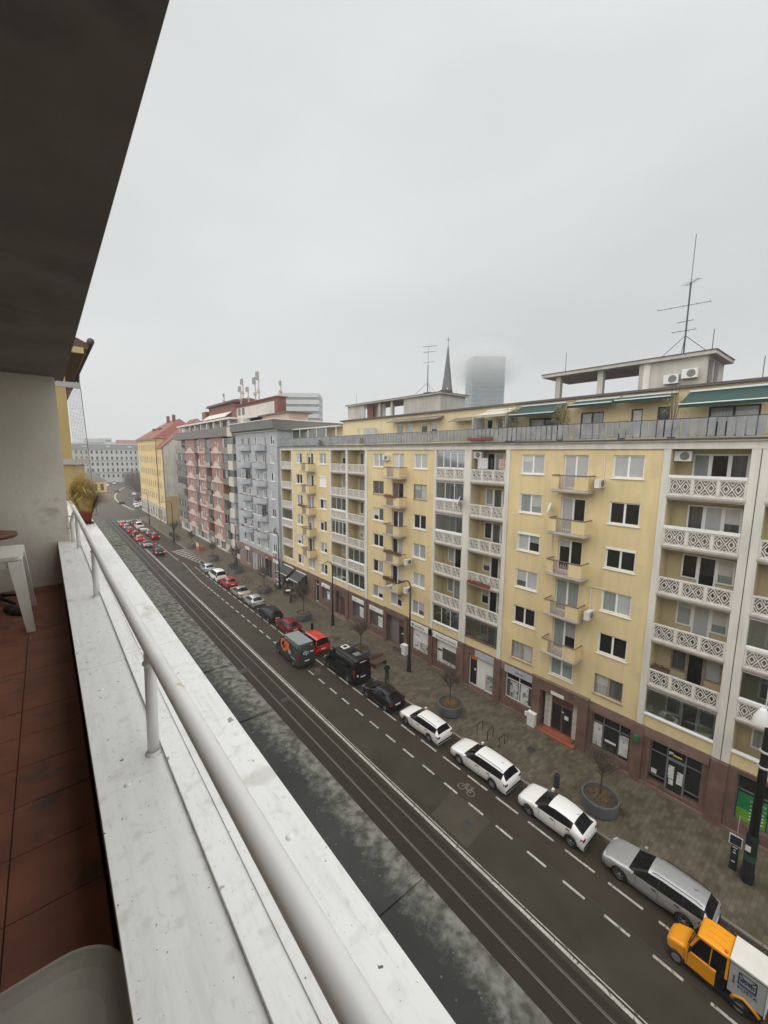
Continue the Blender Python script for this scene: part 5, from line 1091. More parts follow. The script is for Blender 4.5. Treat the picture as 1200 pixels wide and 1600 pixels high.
def car_meshes(kind, rearglass=True):
    key = ('car',kind,rearglass)
    if key in _mc: return _mc[key]
    S = SPEC[kind]; st = S['st']; wr = S['wr']; yf = S['L']/2-S['fo']; yr = yf-S['wb']; ar = wr+.055
    ys = {s[0] for s in st}
    for yc in (yf,yr):
        for k in range(-4,5): ys.add(round(yc+ar*math.sin(k*math.pi/8),3))
    for a,b in S['pil']: ys |= {a,b}
    ys.add(S['sidew'][0]); ys.add(S['sidew'][1])
    for k in range(1,4):
        ys.add(round(S['ws'][0]+(S['ws'][1]-S['ws'][0])*k/4,3))
    ys = sorted(ys, reverse=True); secs = []
    for y in ys:
        q = interp(st,y); _,zt,zb,w,wt = q; cabin = zt-zb > .12
        arch = 0
        for yc in (yf,yr):
            d = abs(y-yc)
            if d <= ar+1e-6: arch = max(arch, wr+math.sqrt(max(0,ar*ar-d*d)))
        z0 = .20 if kind != 'van' else .26
        a0 = max(z0,arch); a1 = max(.32,arch+.012); a2 = max(.54,arch+.03)
        a2 = min(a2, zb-.03); a1 = min(a1,a2-.01); a0 = min(a0,a1-.005)
        zm = min(zb-.02, max(a2+.02,(a2+zb)/2+.04))
        wb0 = w*.945; we = wt+.015
        if cabin: up = [(wb0,zb),(wb0+(we-wb0)*.42,zb+(zt-.10-zb)*.52),(we,zt-.10),(wt*.88,zt-.035),(wt*.48,zt-.002),(0,zt+.018)]
        else: up = [(w*.965,zb),((w*.965+wt+.03)/2,zb+(zt-.03-zb)*.62),(wt+.03,zt-.03),(wt*.85,zt-.006),(wt*.5,zt+.012),(0,zt+.02)]
        secs.append([(w*.90,a0),(w*.975,a1),(w,a2),(w*.99,zm)]+up)
    n = len(secs[0]); glass = {'side':[], 'ws':[], 'rw':[]}; B = MB(); idx = {}
    for s_ in (1,-1):
        for i,(y,sec) in enumerate(zip(ys,secs)):
            for j,(x,z) in enumerate(sec): idx[(s_,i,j)] = len(B.v); B.v.append((s_*x,y,z))
    sw0,sw1 = S['sidew']
    for s_ in (1,-1):
        for i in range(len(ys)-1):
            ya,yb_ = ys[i],ys[i+1]; ym = (ya+yb_)/2
            for j in range(n-1):
                f = [idx[(s_,i,j)],idx[(s_,i+1,j)],idx[(s_,i+1,j+1)],idx[(s_,i,j+1)]]
                if s_ < 0: f.reverse()
                pts = [B.v[k] for k in f]; tgt = None
                hgt = max(p[2] for p in pts)-min(p[2] for p in pts)
                if j in (4,5) and sw1 < ym < sw0: tgt = ('side',s_)
                elif j >= 6 and S['ws'][1] < ym < S['ws'][0]: tgt = ('ws',0)
                elif j >= 6 and rearglass and S['rw'][1] < ym < S['rw'][0]: tgt = ('rw',0)
                if tgt: glass[tgt[0]].append((tgt[1],pts))
                else: B.f.append(tuple(f))
    for i in (0,len(ys)-1):
        ring = [idx[(1,i,j)] for j in range(n)]+[idx[(-1,i,j)] for j in reversed(range(n))]
        B.f.append(tuple(ring if i == 0 else reversed(ring)))
    d = {'body': B.mesh('body', PAINT['white'], smooth=True)}
    def gm(name, quads):
        if not quads: return None
        b = MB()
        for q in quads: b.quad(*q)
        return b.mesh(name, K['carglass'])
    for s_ in (1,-1): d['side%d'%s_] = gm('side_windows', [q for k,q in glass['side'] if k == s_])
    d['windshield'] = gm('windshield', [q for k,q in glass['ws']]); d['rear_window'] = gm('rear_window', [q for k,q in glass['rw']])
    d['pillars'] = []
    for a,bq in S['pil']:
        for s_ in (1,-1):
            b = MB(); q = interp(st,(a+bq)/2); xb = q[3]*.945; xe = q[4]+.015; xm = xb+(xe-xb)*.42; zm_ = q[2]+(q[1]-.10-q[2])*.52; o_ = .008
            b.v = [(s_*(xb+o_),a,q[2]),(s_*(xb+o_),bq,q[2]),(s_*(xm+o_),bq,zm_),(s_*(xm+o_),a,zm_),(s_*(xe+o_),bq,q[1]-.10),(s_*(xe+o_),a,q[1]-.10)]; b.f = [(0,1,2,3),(3,2,4,5)]
            d['pillars'].append(b.mesh('pillar_trim', K['trim']))
    d['tyre'] = MB().lathe([(wr*.62,-.1),(wr*.93,-.1),(wr,-.06),(wr,.06),(wr*.93,.1),(wr*.62,.1)],(0,0,0),20,'x').mesh('wheel', K['tyre'], smooth=True)
    rm = MB().lathe([(0,.075),(wr*.16,.085),(wr*.2,.07),(wr*.2,.05)],(0,0,0),12,'x')
    for k in range(5):
        a = k*2*math.pi/5; rm.bar((.06,wr*.1*math.cos(a),wr*.1*math.sin(a)),(.07,wr*.62*math.cos(a),wr*.62*math.sin(a)),wr*.2,.02)
    rm.lathe([(wr*.58,.08),(wr*.66,.085),(wr*.66,.0),(wr*.58,.0)],(0,0,0),18,'x'); d['rim'] = rm.mesh('rim', K['rim'])
    d['hubback'] = MB().lathe([(0,.02),(wr*.6,.02)],(0,0,0),14,'x').mesh('brake_disc', K['trim'])
    zb = st[-3][1]; w = st[-3][3]; yl = -S['L']/2
    if kind == 'van': tl = [(w-.10,w+.012,.95,1.55)]
    elif kind == 'mpv': tl = [(w-.10,w+.008,.85,1.30)]
    else: tl = [(0,0,.70,.87)]
    x0,x1,zz0,zz1 = tl[0]
    wa = interp(st,yl+.025)[3]*.99+.006; wb_ = interp(st,yl+.17)[3]*.99+.006; inn = wa-(.24 if kind not in ('van','mpv') else .09)
    pg_ = [(inn,yl+.012),(wa,yl+.012),(wb_,yl+.17),(wb_-.05,yl+.17),(inn,yl+.10)]
    d['tail'] = MB().prism(pg_,'z',zz0,zz1).mesh('tail_lamp', K['tail']); d['tailL'] = MB().prism([(-p,q) for p,q in reversed(pg_)],'z',zz0,zz1).mesh('tail_lamp', K['tail'])
    yh = S['L']/2; wh = st[1][3]; zh = st[1][1]
    for nm,s_ in (('head',1),('headL',-1)):
        d[nm] = MB().prism([(s_*(wh-.24),yh-.06),(s_*(wh+.02),yh-.14),(s_*(wh+.075),yh-.40),(s_*(wh+.03),yh-.40),(s_*(wh-.2),yh-.16)] if s_>0 else [(s_*(wh-.2),yh-.16),(s_*(wh+.03),yh-.40),(s_*(wh+.075),yh-.40),(s_*(wh+.02),yh-.14),(s_*(wh-.24),yh-.06)],'z',zh-.13,zh+.02).mesh('head_lamp', K['head'])
    d['plate'] = MB().box(-.26,.26,yl-.012,yl+.01,(.62 if kind not in('van',) else .72),(.73 if kind != 'van' else .83)).mesh('number_plate', K['plate'])
    d['bumper'] = MB().box(-w*.9,w*.9,yl-.02,yl+.1,.28,.42).mesh('bumper', K['trim'])
    cw = S['ws'][0]-.12; q = interp(st,cw)
    for nm,s_ in (('mir',1),('mirL',-1)): d[nm] = MB().box(min(s_*(q[3]),s_*(q[3]+.18)),max(s_*(q[3]),s_*(q[3]+.18)),cw-.14,cw-.02,q[2]+.02,q[2]+.16).mesh('mirror', K['trim'])
    hd = MB()
    for yy in ([(S['ws'][1]-.45), (S['ws'][1]-1.35)] if kind != 'van' else [.6]):
        q = interp(st,yy)
        for s_ in (1,-1): hd.box(min(s_*(q[3]*.985),s_*(q[3]*.985+.03)),max(s_*(q[3]*.985),s_*(q[3]*.985+.03)),yy,yy+.2,q[2]-.11,q[2]-.075)
    d['handle'] = hd.mesh('door_handle', K['trim'])
    seam = MB()
    for yy in ([S['ws'][1]+.42,S['ws'][1]-.52,S['ws'][1]-1.35] if kind not in ('van',) else [1.5,.45,-1.0]):
        q = interp(st,yy)
        for s_ in (1,-1): seam.quad((s_*(q[3]+.003),yy-.007,.42),(s_*(q[3]+.003),yy+.007,.42),(s_*(q[3]*.985+.004),yy+.007,q[2]-.02),(s_*(q[3]*.985+.004),yy-.007,q[2]-.02))
    d['seam'] = seam.mesh('door_seam', K['trim'])
    if S.get('rails'):
        d['rails'] = [MB().tube([(s_*.56,.1,1.40),(s_*.575,-.1,1.48),(s_*.57,-1.6,1.48),(s_*.55,-1.85,1.40)],.016,5).mesh('roof_rail', K['trim']) for s_ in (1,-1)]
    d['under'] = MB().box(-.68,.68,-S['L']/2+.22,S['L']/2-.3,.19,.60).mesh('underbody', K['trim'])
    d['ant'] = MB().tube([(0,-S['L']*.30,interp(st,-S['L']*.30)[1]),(0,-S['L']*.34,interp(st,-S['L']*.30)[1]+.10)],.012,4).mesh('aerial', K['trim'])
    d['yf'] = yf; d['yr'] = yr; d['wr'] = wr; d['W'] = S['W']; _mc[key] = d; return d
def car(kind, color, x, y, label, group='cars parked along the kerb', rz=0, name='parked_car', cat='car', brake=False, rearglass=True, scale=1.0, rimm=None, detail=True):
    d = car_meshes(kind, rearglass); o = top(name, label, cat, (x,y,.006), group); L0 = (x,y,.006)
    P = PAINT[color]
    inst('body', d['body'], o, L0, mat=P)
    for m_ in d['pillars']: inst('pillar_trim', m_, o, L0)
    for k in ('side1','side-1','windshield','rear_window'):
        if d[k]: inst(d[k].name.split('.')[0], d[k], o, L0)
    inst('underbody', d['under'], o, L0)
    for k in ('tail','tailL'): inst('tail_lamp', d[k], o, L0, mat=K['brake'] if brake else None)
    if detail:
        for k in ('head','headL','plate','bumper','mir','mirL','handle','seam','ant'): 
            inst(d[k].name.split('.')[0], d[k], o, L0, mat=P if k in ('mir','mirL') else None)
        for m_ in d.get('rails',()): inst('roof_rail', m_, o, L0)
    for sx in (1,-1):
        for yy in (d['yf'],d['yr']):
            w_ = inst('wheel', d['tyre'], o, (x+sx*(d['W']/2-.115),y+yy,.006+d['wr']))
            if sx < 0: w_.rotation_euler = (0,0,math.pi)
            for nm,kk in (('brake_disc','hubback'),('rim','rim')):
                if nm == 'rim' or detail:
                    r_ = inst(nm, d[kk], w_, (x+sx*(d['W']/2-.115),y+yy,.006+d['wr']), mat=rimm)
    if rz: o.rotation_euler = (0,0,rz)
    if scale != 1: o.scale = (scale,)*3
    return o
car('estate','silver',21.28,4.72,'silver estate car parked nearest to the yellow postal buggy')
car('hatch','white',21.12,9.82,'white hatchback parked beside the nearest round planter')
car('estate','white',21.08,14.85,'white estate car parked beside the bicycle stands')
car('estate','white',20.98,20.3,'smaller white estate with dark roof rails behind the black hatchback',scale=.93)
car('hatch','black',20.8,25.2,'black hatchback parked behind the big black camper van')
def panelvan(color, x, y, label, **k): return car('van',color,x,y,label,**k)
bv = panelvan('black',20.95,30.95,'big black camper van with roof hatches parked at the kerb',cat='van',name='camper_van',group='vans in the street')
for (a,b_,c,dq,m) in ((-.35,.35,.45,1.1,K['signwhite']),(-.3,.3,-.5,.0,K['trim']),(-.3,.35,-1.4,-.8,K['shopgrey'])):
    h_ = part('roof_hatch', MB().box(20.95+a,20.95+b_,30.95+c-.6,30.95+dq-.6,2.49,2.57), m, bv)
    if m is K['signwhite']: part('hatch_pane', MB().box(20.95+a+.14,20.95+b_-.14,30.95+c-.46,30.95+dq-.74,2.57,2.58), K['carglass'], h_)
part('side_glass', MB().box(20.95-.99-.004,20.95-.985,29.1,30.9,1.35,1.95), K['carglass'], bv); part('awning_rail', MB().box(20.95-.90,20.95-.84,28.6,32,2.42,2.5), K['trim'], bv); part('rear_badge', MB().box(20.6,21.3,28.22,28.25,2.2,2.24), K['signwhite'], bv); part('spare_lamp', MB().lathe([(0,0),(.1,0),(.1,.03),(0,.03)],(20.35,28.21,1.0),12,'y'), K['signwhite'], bv)
car('van','slate',18.4,36.75,'dark grey delivery van with an orange ring printed on its side',cat='van',name='delivery_van',group='vans in the street',rearglass=False)
dv = [o for o in COL.objects if o.name.startswith('delivery_van')][0]
XV = 18.4-.99
part('roof_panel', MB().box(17.62,19.18,34.2,37.35,2.497,2.504), mat('van_roof_grey',(.22,.235,.235),.5,.08,1), dv)
part('printed_ring', MB().lathe([(.70,0),(.70,-.006),(.40,-.006),(.40,0)],(XV-.006,37.05,1.60),28,'x'), K['orange'], dv); part('printed_block', MB().box(XV-.008,XV-.002,35.9,36.75,1.3,2.15), K['orange'], dv); part('printed_arrow', MB().prism([(37.0,1.5),(37.2,1.42),(36.75,1.95),(36.6,1.85)],'x',XV-.02,XV-.012), K['orange'], dv); part('printed_patch', MB().box(XV-.010,XV-.004,35.55,36.1,1.05,1.5), K['signgrey'], dv)
inst('lettering', textmesh('GO',.55,K['ink']), dv, (XV-.016,37.52,1.42)); inst('lettering', textmesh('express',.28,K['signwhite']), dv, (XV-.014,35.5,.85))
inst('lettering', textmesh('dp',.62,K['signwhite'],'-y'), dv, (17.95,34.03,1.45)); part('rear_stripe', MB().box(18.75,19.1,34.02,34.035,1.55,1.68), K['signwhite'], dv); part('rear_lamp', MB().box(18.9,19.0,34.1,34.14,2.2,2.28), K['signwhite'], dv)
car('mpv','vanred',21.05,37.55,'red box van parked beside the grey delivery van',cat='van',name='red_van',group='vans in the street')
car('hatch','darkred',20.95,43.4,'dark red hatchback parked in front of the red van')
car('estate','black',20.8,48.2,'black estate car with bright roof rails between silver and dark red cars')
car('hatch','silver',21.0,54.1,'silver hatchback parked behind the champagne saloon')
car('sedan','champagne',20.9,58.8,'champagne coloured saloon parked between red and silver cars')
car('hatch','red',21.1,64.5,'bright red hatchback parked behind the white people carrier')
car('mpv','white',20.85,69.1,'tall white people carrier parked in the far part of the row')
car('hatch','silver',20.95,75.0,'silver grey hatchback at the far end of the parked row')
# traffic queue at the junction
Q = [('hatch','black',16.7,93.8,'dark car with lit brake lamps last in the queue'),('sedan','grey',16.1,103.2,'grey green saloon in the queue ahead of the last car'),('hatch','darkred',19.3,111.8,'dark red car in the right queue lane, last of its lane'),('hatch','red',15.9,111.0,'red hatchback in the left queue lane behind a dark estate'),
     ('estate','black',16.0,117.5,'black estate in the left queue lane'),('hatch','grey',19.2,117.9,'grey hatchback second in the right queue lane'),('hatch','darkred',15.9,124.0,'dark red hatchback midway up the left queue lane'),('sedan','silver',18.9,124.5,'silver saloon midway up the right queue lane'),
     ('mpv','white',18.8,130.6,'white people carrier near the head of the right queue lane'),('hatch','grey',15.9,130.3,'grey hatchback third from the zebra in the left lane'),('hatch','red',15.8,136.4,'red hatchback first at the zebra in the left lane'),('sedan','black',18.6,137.2,'black saloon first at the zebra in the right lane')]
for (k,c,x,y,l) in Q: car(k,c,x,y,l,'cars queueing at the junction',name='queueing_car',brake=True,detail=y<108)
F_ = [('hatch','black',22.9,196,0,'dark car driving away beyond the junction'),('hatch','blue',28.0,254,0,'small dark car far up the road beyond the junction'),('hatch','white',26.2,181,.2,'white car at the near corner of the row parked beyond the junction'),('hatch','white',28.4,184,.2,'white car second in the row parked beyond the junction'),('estate','white',26.9,189,.2,'white estate parked behind the first white pair'),('estate','silver',29.3,192,.2,'silver estate parked further up beyond the junction'),('hatch','grey',28.0,199,.2,'grey car parked in the far block beyond the junction'),('sedan','black',30.6,206,.2,'black saloon parked in the far block beyond the junction'),
      ('hatch','white',32.6,232,.2,'single white car parked below the bare trees'),('hatch','white',26.0,300,.2,'white car by the yellow pavilion, left one'),('hatch','white',28.9,304,.2,'white car by the yellow pavilion, right one'),('mpv','white',34.5,322,.2,'white van far away in front of the palace')]
for (k,c,x,y,r,l) in F_: car(k,c,x,y,l,'cars beyond the junction',rz=-r,name='far_car',detail=False)
# ------------------------------------------------------------------ yellow postal buggy
pg = top('postal_buggy', 'small yellow electric postal buggy with a white cargo box driving in the cycle lane', 'van', (19.25,2.05,.006)); bxx, byy = 19.25, 2.05
def loft(secs, name, m, par_, smooth=True, origin=(0,0,0)):
    b = MB(); n = len(secs[0])
    for s_ in secs: b.v += [(origin[0]+p[0],origin[1]+p[1],p[2]) for p in s_]
    for i in range(len(secs)-1):
        for j in range(n): b.f.append((i*n+j,i*n+(j+1)%n,(i+1)*n+(j+1)%n,(i+1)*n+j))
    b.f.append(tuple(reversed(range(n)))); b.f.append(tuple((len(secs)-1)*n+j for j in range(n)))
    return part(name, b, m, par_, smooth)
def ring(y, w, z0, z1, r=.12, n=4): return [(p[0],y,p[1]) for p in rrect(0,(z0+z1)/2,w,z1-z0,min(r,(z1-z0)*.49),n)]
OG = (bxx,byy,0); Y_ = PAINT['postyellow']
loft([ring(1.58,.62,.42,.66),ring(1.52,.86,.36,.80),ring(1.36,1.0,.34,.90),ring(1.1,1.08,.36,.98),ring(.86,1.12,.36,1.03)],'bonnet',Y_,pg,True,OG)
loft([ring(.86,1.16,.30,1.03,.06),ring(-.10,1.20,.30,1.03,.06)],'cab_base',Y_,pg,False,OG)
loft([ring(.60,.98,1.86,1.94,.03),ring(.52,1.10,1.85,1.985,.05),ring(.1,1.14,1.86,2.02,.06),ring(-.40,1.12,1.86,2.0,.06),ring(-.46,1.04,1.87,1.97,.04)],'cab_roof',Y_,pg,True,OG)
for sx in (1,-1):
    
    for pa,pb_,pw in (((.54,.84,1.02),(.49,.52,1.88),.06),((.57,-.40,1.02),(.52,-.40,1.88),.08),((.56,.12,1.02),(.52,.10,1.88),.03)): part('pillar', MB().bar((bxx+sx*pa[0],byy+pa[1],pa[2]),(bxx+sx*pb_[0],byy+pb_[1],pb_[2]),pw,.05), Y_, pg)
    part('side_window', MB().quad((bxx+sx*.545,byy+.78,1.04),(bxx+sx*.555,byy-.38,1.04),(bxx+sx*.505,byy-.38,1.87),(bxx+sx*.48,byy+.5,1.87)), K['carglass'], pg)
    part('sill', MB().box(bxx+sx*.50-.09,bxx+sx*.50+.09,byy-1.5,byy+.8,.24,.36), K['trim'], pg)
    part('rear_wing', MB().tube([(bxx+sx*.52,byy-.62,.40),(bxx+sx*.54,byy-.70,.62),(bxx+sx*.54,byy-.95,.74),(bxx+sx*.54,byy-1.2,.62),(bxx+sx*.52,byy-1.42,.42)],.07,6), Y_, pg, True)
    part('mirror', MB().box(bxx+sx*.66-.07,bxx+sx*.66+.07,byy+.72,byy+.78,1.12,1.32), K['trim'], pg)
part('windshield', MB().quad((bxx-.50,byy+.86,1.04),(bxx+.50,byy+.86,1.04),(bxx+.46,byy+.54,1.87),(bxx-.46,byy+.54,1.87)), K['carglass'], pg); part('cab_rear', MB().quad((bxx-.55,byy-.42,1.0),(bxx+.55,byy-.42,1.0),(bxx+.5,byy-.42,1.87),(bxx-.5,byy-.42,1.87)), K['carglass'], pg)
part('chassis', MB().box(bxx-.46,bxx+.46,byy-1.5,byy+1.2,.22,.40), K['trim'], pg); part('seat_base', MB().box(bxx-.5,bxx+.5,byy-.38,byy,.4,1.05), K['trim'], pg)
cb = part('cargo_box', MB().prism(rrect(bxx,byy-.99,1.14,1.06,.03,2),'z',.66,1.97), mat('cargo_panel',(.40,.42,.42),.5,.05,2), pg)
part('box_lid', MB().prism(rrect(bxx,byy-.99,1.18,1.10,.03,2),'z',1.97,2.06), mat('cargo_lid',(.66,.66,.60),.5,.05,2), cb); part('rear_frame', MB().box(bxx-.58,bxx+.58,byy-1.56,byy-1.525,.6,2.0), K['signwhite'], cb)
xs = bxx-.575; navy = mat('navy_ink',(.025,.03,.09),.5,0)
# post horn emblem: rays inside a square with a spiral
em = MB(); ey, ez, es = byy-1.0, 1.50, .25
for p,q in (((-es,-es),(es,-es)),((es,-es),(es,es)),((es,es),(-es,es)),((-es,es),(-es,-es)),((-es,es),(-.02,.0)),((-es,.06),(-.05,-.02)),((es,es),(.05,.0)),((es,.06),(.1,-.05)),((-es,-es+.06),(es,-es+.06))): em.bar((xs-.004,ey+p[0],ez+p[1]),(xs-.004,ey+q[0],ez+q[1]),.035,.006)
for rr_ in (.07,.13,.19):
    for k in range(10):
        a0 = math.pi*k/10; a1 = math.pi*(k+1)/10; em.bar((xs-.006,ey+rr_*math.cos(a0),ez-.1+rr_*math.sin(a0)),(xs-.006,ey+rr_*math.cos(a1),ez-.1+rr_*math.sin(a1)),.03,.006)
part('horn_emblem', em, navy, cb); inst('lettering', textmesh('POŠTA',.19,navy), cb, (xs-.003,ey+.27,1.04)); q_ = inst('lettering', textmesh('Slovenská',.09,navy), cb, (xs-.003,ey+.36,1.12)); q_.rotation_euler = (rad(-90),0,0)
for sx in (1,-1):
    for yy in (1.16,-.86):
        w_ = part('wheel', MB().lathe([(.16,-.08),(.25,-.08),(.275,-.05),(.275,.05),(.25,.08),(.16,.08)],(bxx+sx*.5,byy+yy,.281),18,'x'), K['tyre'], pg, True); part('rim', MB().lathe([(0,0),(.15,0),(.165,.01),(.165,-.01)],(bxx+sx*.585,byy+yy,.281),14,'x'), K['rim'], w_)
    part('head_lamp', MB().lathe([(0,0),(.09,0),(.1,-.03)],(bxx+sx*.30,byy+1.545,.66),12,'y'), K['head'], pg); part('tail_lamp', MB().box(bxx+sx*.5-.05,bxx+sx*.5+.05,byy-1.58,byy-1.56,.5,.62), K['tail'], pg)
part('number_plate', MB().box(bxx-.2,bxx+.2,byy-1.575,byy-1.56,.44,.54), K['plate'], pg); part('wiper', MB().bar((bxx-.3,byy+.875,1.07),(bxx+.1,byy+.80,1.30),.02,.015), K['trim'], pg)
for yy in (.80,-.34): part('door_gap', MB().box(bxx-.604,bxx-.598,byy+yy-.006,byy+yy+.006,.36,1.0), K['trim'], pg)
part('door_handle', MB().box(bxx-.625,bxx-.60,byy-.25,byy-.1,.86,.90), K['trim'], pg); part('bonnet_gap', MB().box(bxx-.5,bxx+.5,byy+.85,byy+.862,1.02,1.036), K['trim'], pg)
for k in range(3): part('roof_rib', MB().bar((bxx-.3+.3*k,byy+.35,2.022),(bxx-.3+.3*k,byy-.25,2.022),.02,.012,(0,0,1)), Y_, pg)
part('lid_hinge', MB().box(bxx-.5,bxx+.5,byy-.46,byy-.44,1.98,2.05), K['trim'], cb); part('box_trim', MB().box(bxx-.586,bxx-.572,byy-1.52,byy-.46,1.93,1.965), K['trim'], cb); part('latch', MB().box(bxx-.1,bxx+.1,byy-1.58,byy-1.56,1.2,1.3), K['darkmetal'], cb)
part('roof_lamp', MB().lathe([(.06,0),(.06,.06),(0,.075)],(bxx-.4,byy-.3,2.0),10), mat('amber_lamp',(.55,.12,.01),.4,0), pg)
# ------------------------------------------------------------------ planters with young bare trees
pl_m = MB().lathe([(0,0),(.86,0),(.98,.12),(1.02,.78),(1.0,.86),(.94,.86),(.93,.74),(0,.74)],(0,0,0),32).mesh('tub', K['planter'], smooth=False)
so_m = MB().lathe([(.93,.745),(.5,.80),(0,.83)],(0,0,0),20).mesh('soil', K['soil'], smooth=True)
def tufts(n, r, h, m, seed):
    R_ = random.Random(seed); b = MB()
    for k in range(n):
        a = R_.uniform(0,6.28); rr_ = r*math.sqrt(R_.random())*(.5+.5*R_.random()); x,y = rr_*math.cos(a), rr_*math.sin(a); dx,dy = R_.gauss(0,.12),R_.gauss(0,.12); hh = h*R_.uniform(.4,1); w = .012
        b.poly([(x-w,y-w,.78),(x+w,y+w,.78),(x+dx,y+dy,.78+hh)])
    return b.mesh('dry_grass', m)
tf = [tufts(260,.6,.32,K['drygrass'],1), tufts(240,.75,.3,mat('olive_grass',(.16,.14,.06),.9,.3,5),2)]
PLY = [(24.0,8.55,'round grey planter nearest the camera, its tree before the poster shop'),(24.0,20.4,'round grey planter beside the white estate cars'),(23.9,32.6,'round planter with a green tuft behind the black camper van'),(23.9,44.9,'round planter with a bare tree behind the dark red hatchback'),(24.2,57.8,'round planter near the far bicycle stands'),(24.0,81.5,'round planter beside the striped road marking'),(23.7,95.5,'greenish round planter next to the red trough')]
tub = None
for i,(x,y,l) in enumerate(PLY):
    if tub is None:
        tub = top('tree_planter', l, 'planter', (x,y,.1), 'round tree planters along the pavement'); inst('tub', pl_m, tub, (x,y,.1)); inst('soil', so_m, tub, (x,y,.1)); inst('dry_grass', tf[0], tub, (x,y,.1))
    else: copytree(tub, (x,y,.1), i*1.3, l)
def tree_mesh(seed, h, r, trunk_h, n1=7, rr0=.045, twigs=5, lev=3, spread=.75):
    R_ = random.Random(seed); tb2 = MB(); cr = MB()
    tb2.tube([(0,0,0),(R_.uniform(-.03,.03),R_.uniform(-.03,.03),trunk_h*.5),(0,0,trunk_h)],rr0,6,rr0*.75)
    def grow(p, d, l, rad_, lv):
        q = p+d*l; m_ = p+d*l*.5+Vector((R_.gauss(0,.04),R_.gauss(0,.04),R_.gauss(0,.03)))*l; cr.tube([p,m_,q],rad_,4 if lv>1 else 3,rad_*.55,caps=False)
        if lv <= 0: return
        for k in range(twigs if lv > 1 else twigs+1):
            t = R_.uniform(.3,1); pp = p+d*l*t; nd = (d+Vector((R_.gauss(0,.55),R_.gauss(0,.55),R_.gauss(.12,.35)))).normalized(); grow(pp, nd, l*R_.uniform(.45,.7), rad_*.5, lv-1)
    for k in range(n1):
        a = 2*math.pi*k/n1+R_.uniform(-.3,.3); t = R_.uniform(.72,1); d = Vector((math.cos(a)*spread,math.sin(a)*spread,R_.uniform(.5,1.1))).normalized(); grow(Vector((0,0,trunk_h*t)), d, (h-trunk_h)*R_.uniform(.45,.62), rr0*.5, lev-1)
    grow(Vector((0,0,trunk_h)), Vector((0,0,1)), (h-trunk_h)*.6, rr0*.6, lev-1)
    return tb2.mesh('trunk', K['bark']), cr.mesh('crown', K['twig'])
yt = [tree_mesh(s_,3.6,.8,1.6,13,.048,7,3,.55) for s_ in (3,5,8)]
TL = ['young bare tree in the planter nearest the camera','young bare tree in the planter beside the white estate cars','young bare tree in the planter behind the black camper van','dense twiggy bare tree in the planter behind the dark red hatchback','young bare tree in the planter near the far bicycle stands','young bare tree in the planter beside the striped marking','young bare tree in the greenish planter next to the red trough']
for i,((x,y,_),l) in enumerate(zip(PLY,TL)):
    o = top('young_tree', l, 'tree', (x,y,.92), 'young trees in planters'); t_,c_ = yt[i%3]; inst('trunk', t_, o, (x,y,.92)); inst('crown', c_, o, (x,y,.92)); o.rotation_euler = (0,0,i*1.1); 
    if i == 3: o.scale = (1.35,1.35,1.35)
for (x,y,l,tl) in ((24.6,71.5,'long low planter of dark shrubs beside the white people carrier','bare tree rising from the long low planter'),(22.9,107.5,'grey rectangular trough by the far street lamp','bare tree by the grey trough beside the far lamp'),(24.1,37.0,None,None)):
    if l is None: continue
    o = top('shrub_trough', l, 'planter', (x,y,.1)); part('trough', MB().box(x-.7,x+.7,y-1.9,y+1.9,.1,.75), K['planter'], o); b = MB()
    for k in range(700):
        p = Vector((x+rnd.uniform(-.8,.8),y+rnd.uniform(-2,2),.8+abs(rnd.gauss(0,.25)))); d = Vector((rnd.uniform(-1,1),rnd.uniform(-1,1),rnd.uniform(-.5,1))).normalized()*.09; e = d.orthogonal().normalized()*.05; b.quad(p-d,p+e,p+d,p-e)
    part('shrubs', b, mat('dark_shrub_%d'%int(y),(.045,.045,.03),.8,.3,4), o)['kind'] = 'stuff'
    t_,c_ = yt[1]; q = top('young_tree', tl, 'tree', (x,y,.75), 'young trees in planters'); inst('trunk', t_, q, (x,y,.75)); inst('crown', c_, q, (x,y,.75)); q.scale = (1.2,1.2,1.25)
o = top('bench', 'dark slatted bench beside the planter behind the black camper van', 'bench', (23.95,30.2,.1))
for k in range(5): part('slat', MB().box(23.3,25.0,29.55+k*.14,29.66+k*.14,.53,.58), K['wood'], o)
for k in range(3): part('back_slat', MB().box(23.3,25.0,30.28,30.33,.66+k*.13,.76+k*.13), K['wood'], o)
for x in (23.45,24.85): part('leg', MB().box(x-.04,x+.04,29.55,30.3,.1,.53), K['black'], o)
o = top('red_trough', 'low red and white street trough beside the greenish planter', 'planter', (24.5,92.3,.1)); part('trough', MB().box(23.9,25.1,91.2,93.4,.1,.95), mat('faded_red',(.34,.09,.06),.8,.2,2), o); part('board', MB().box(23.95,24.0,91.3,93.3,.95,1.7), K['palepink'], o)
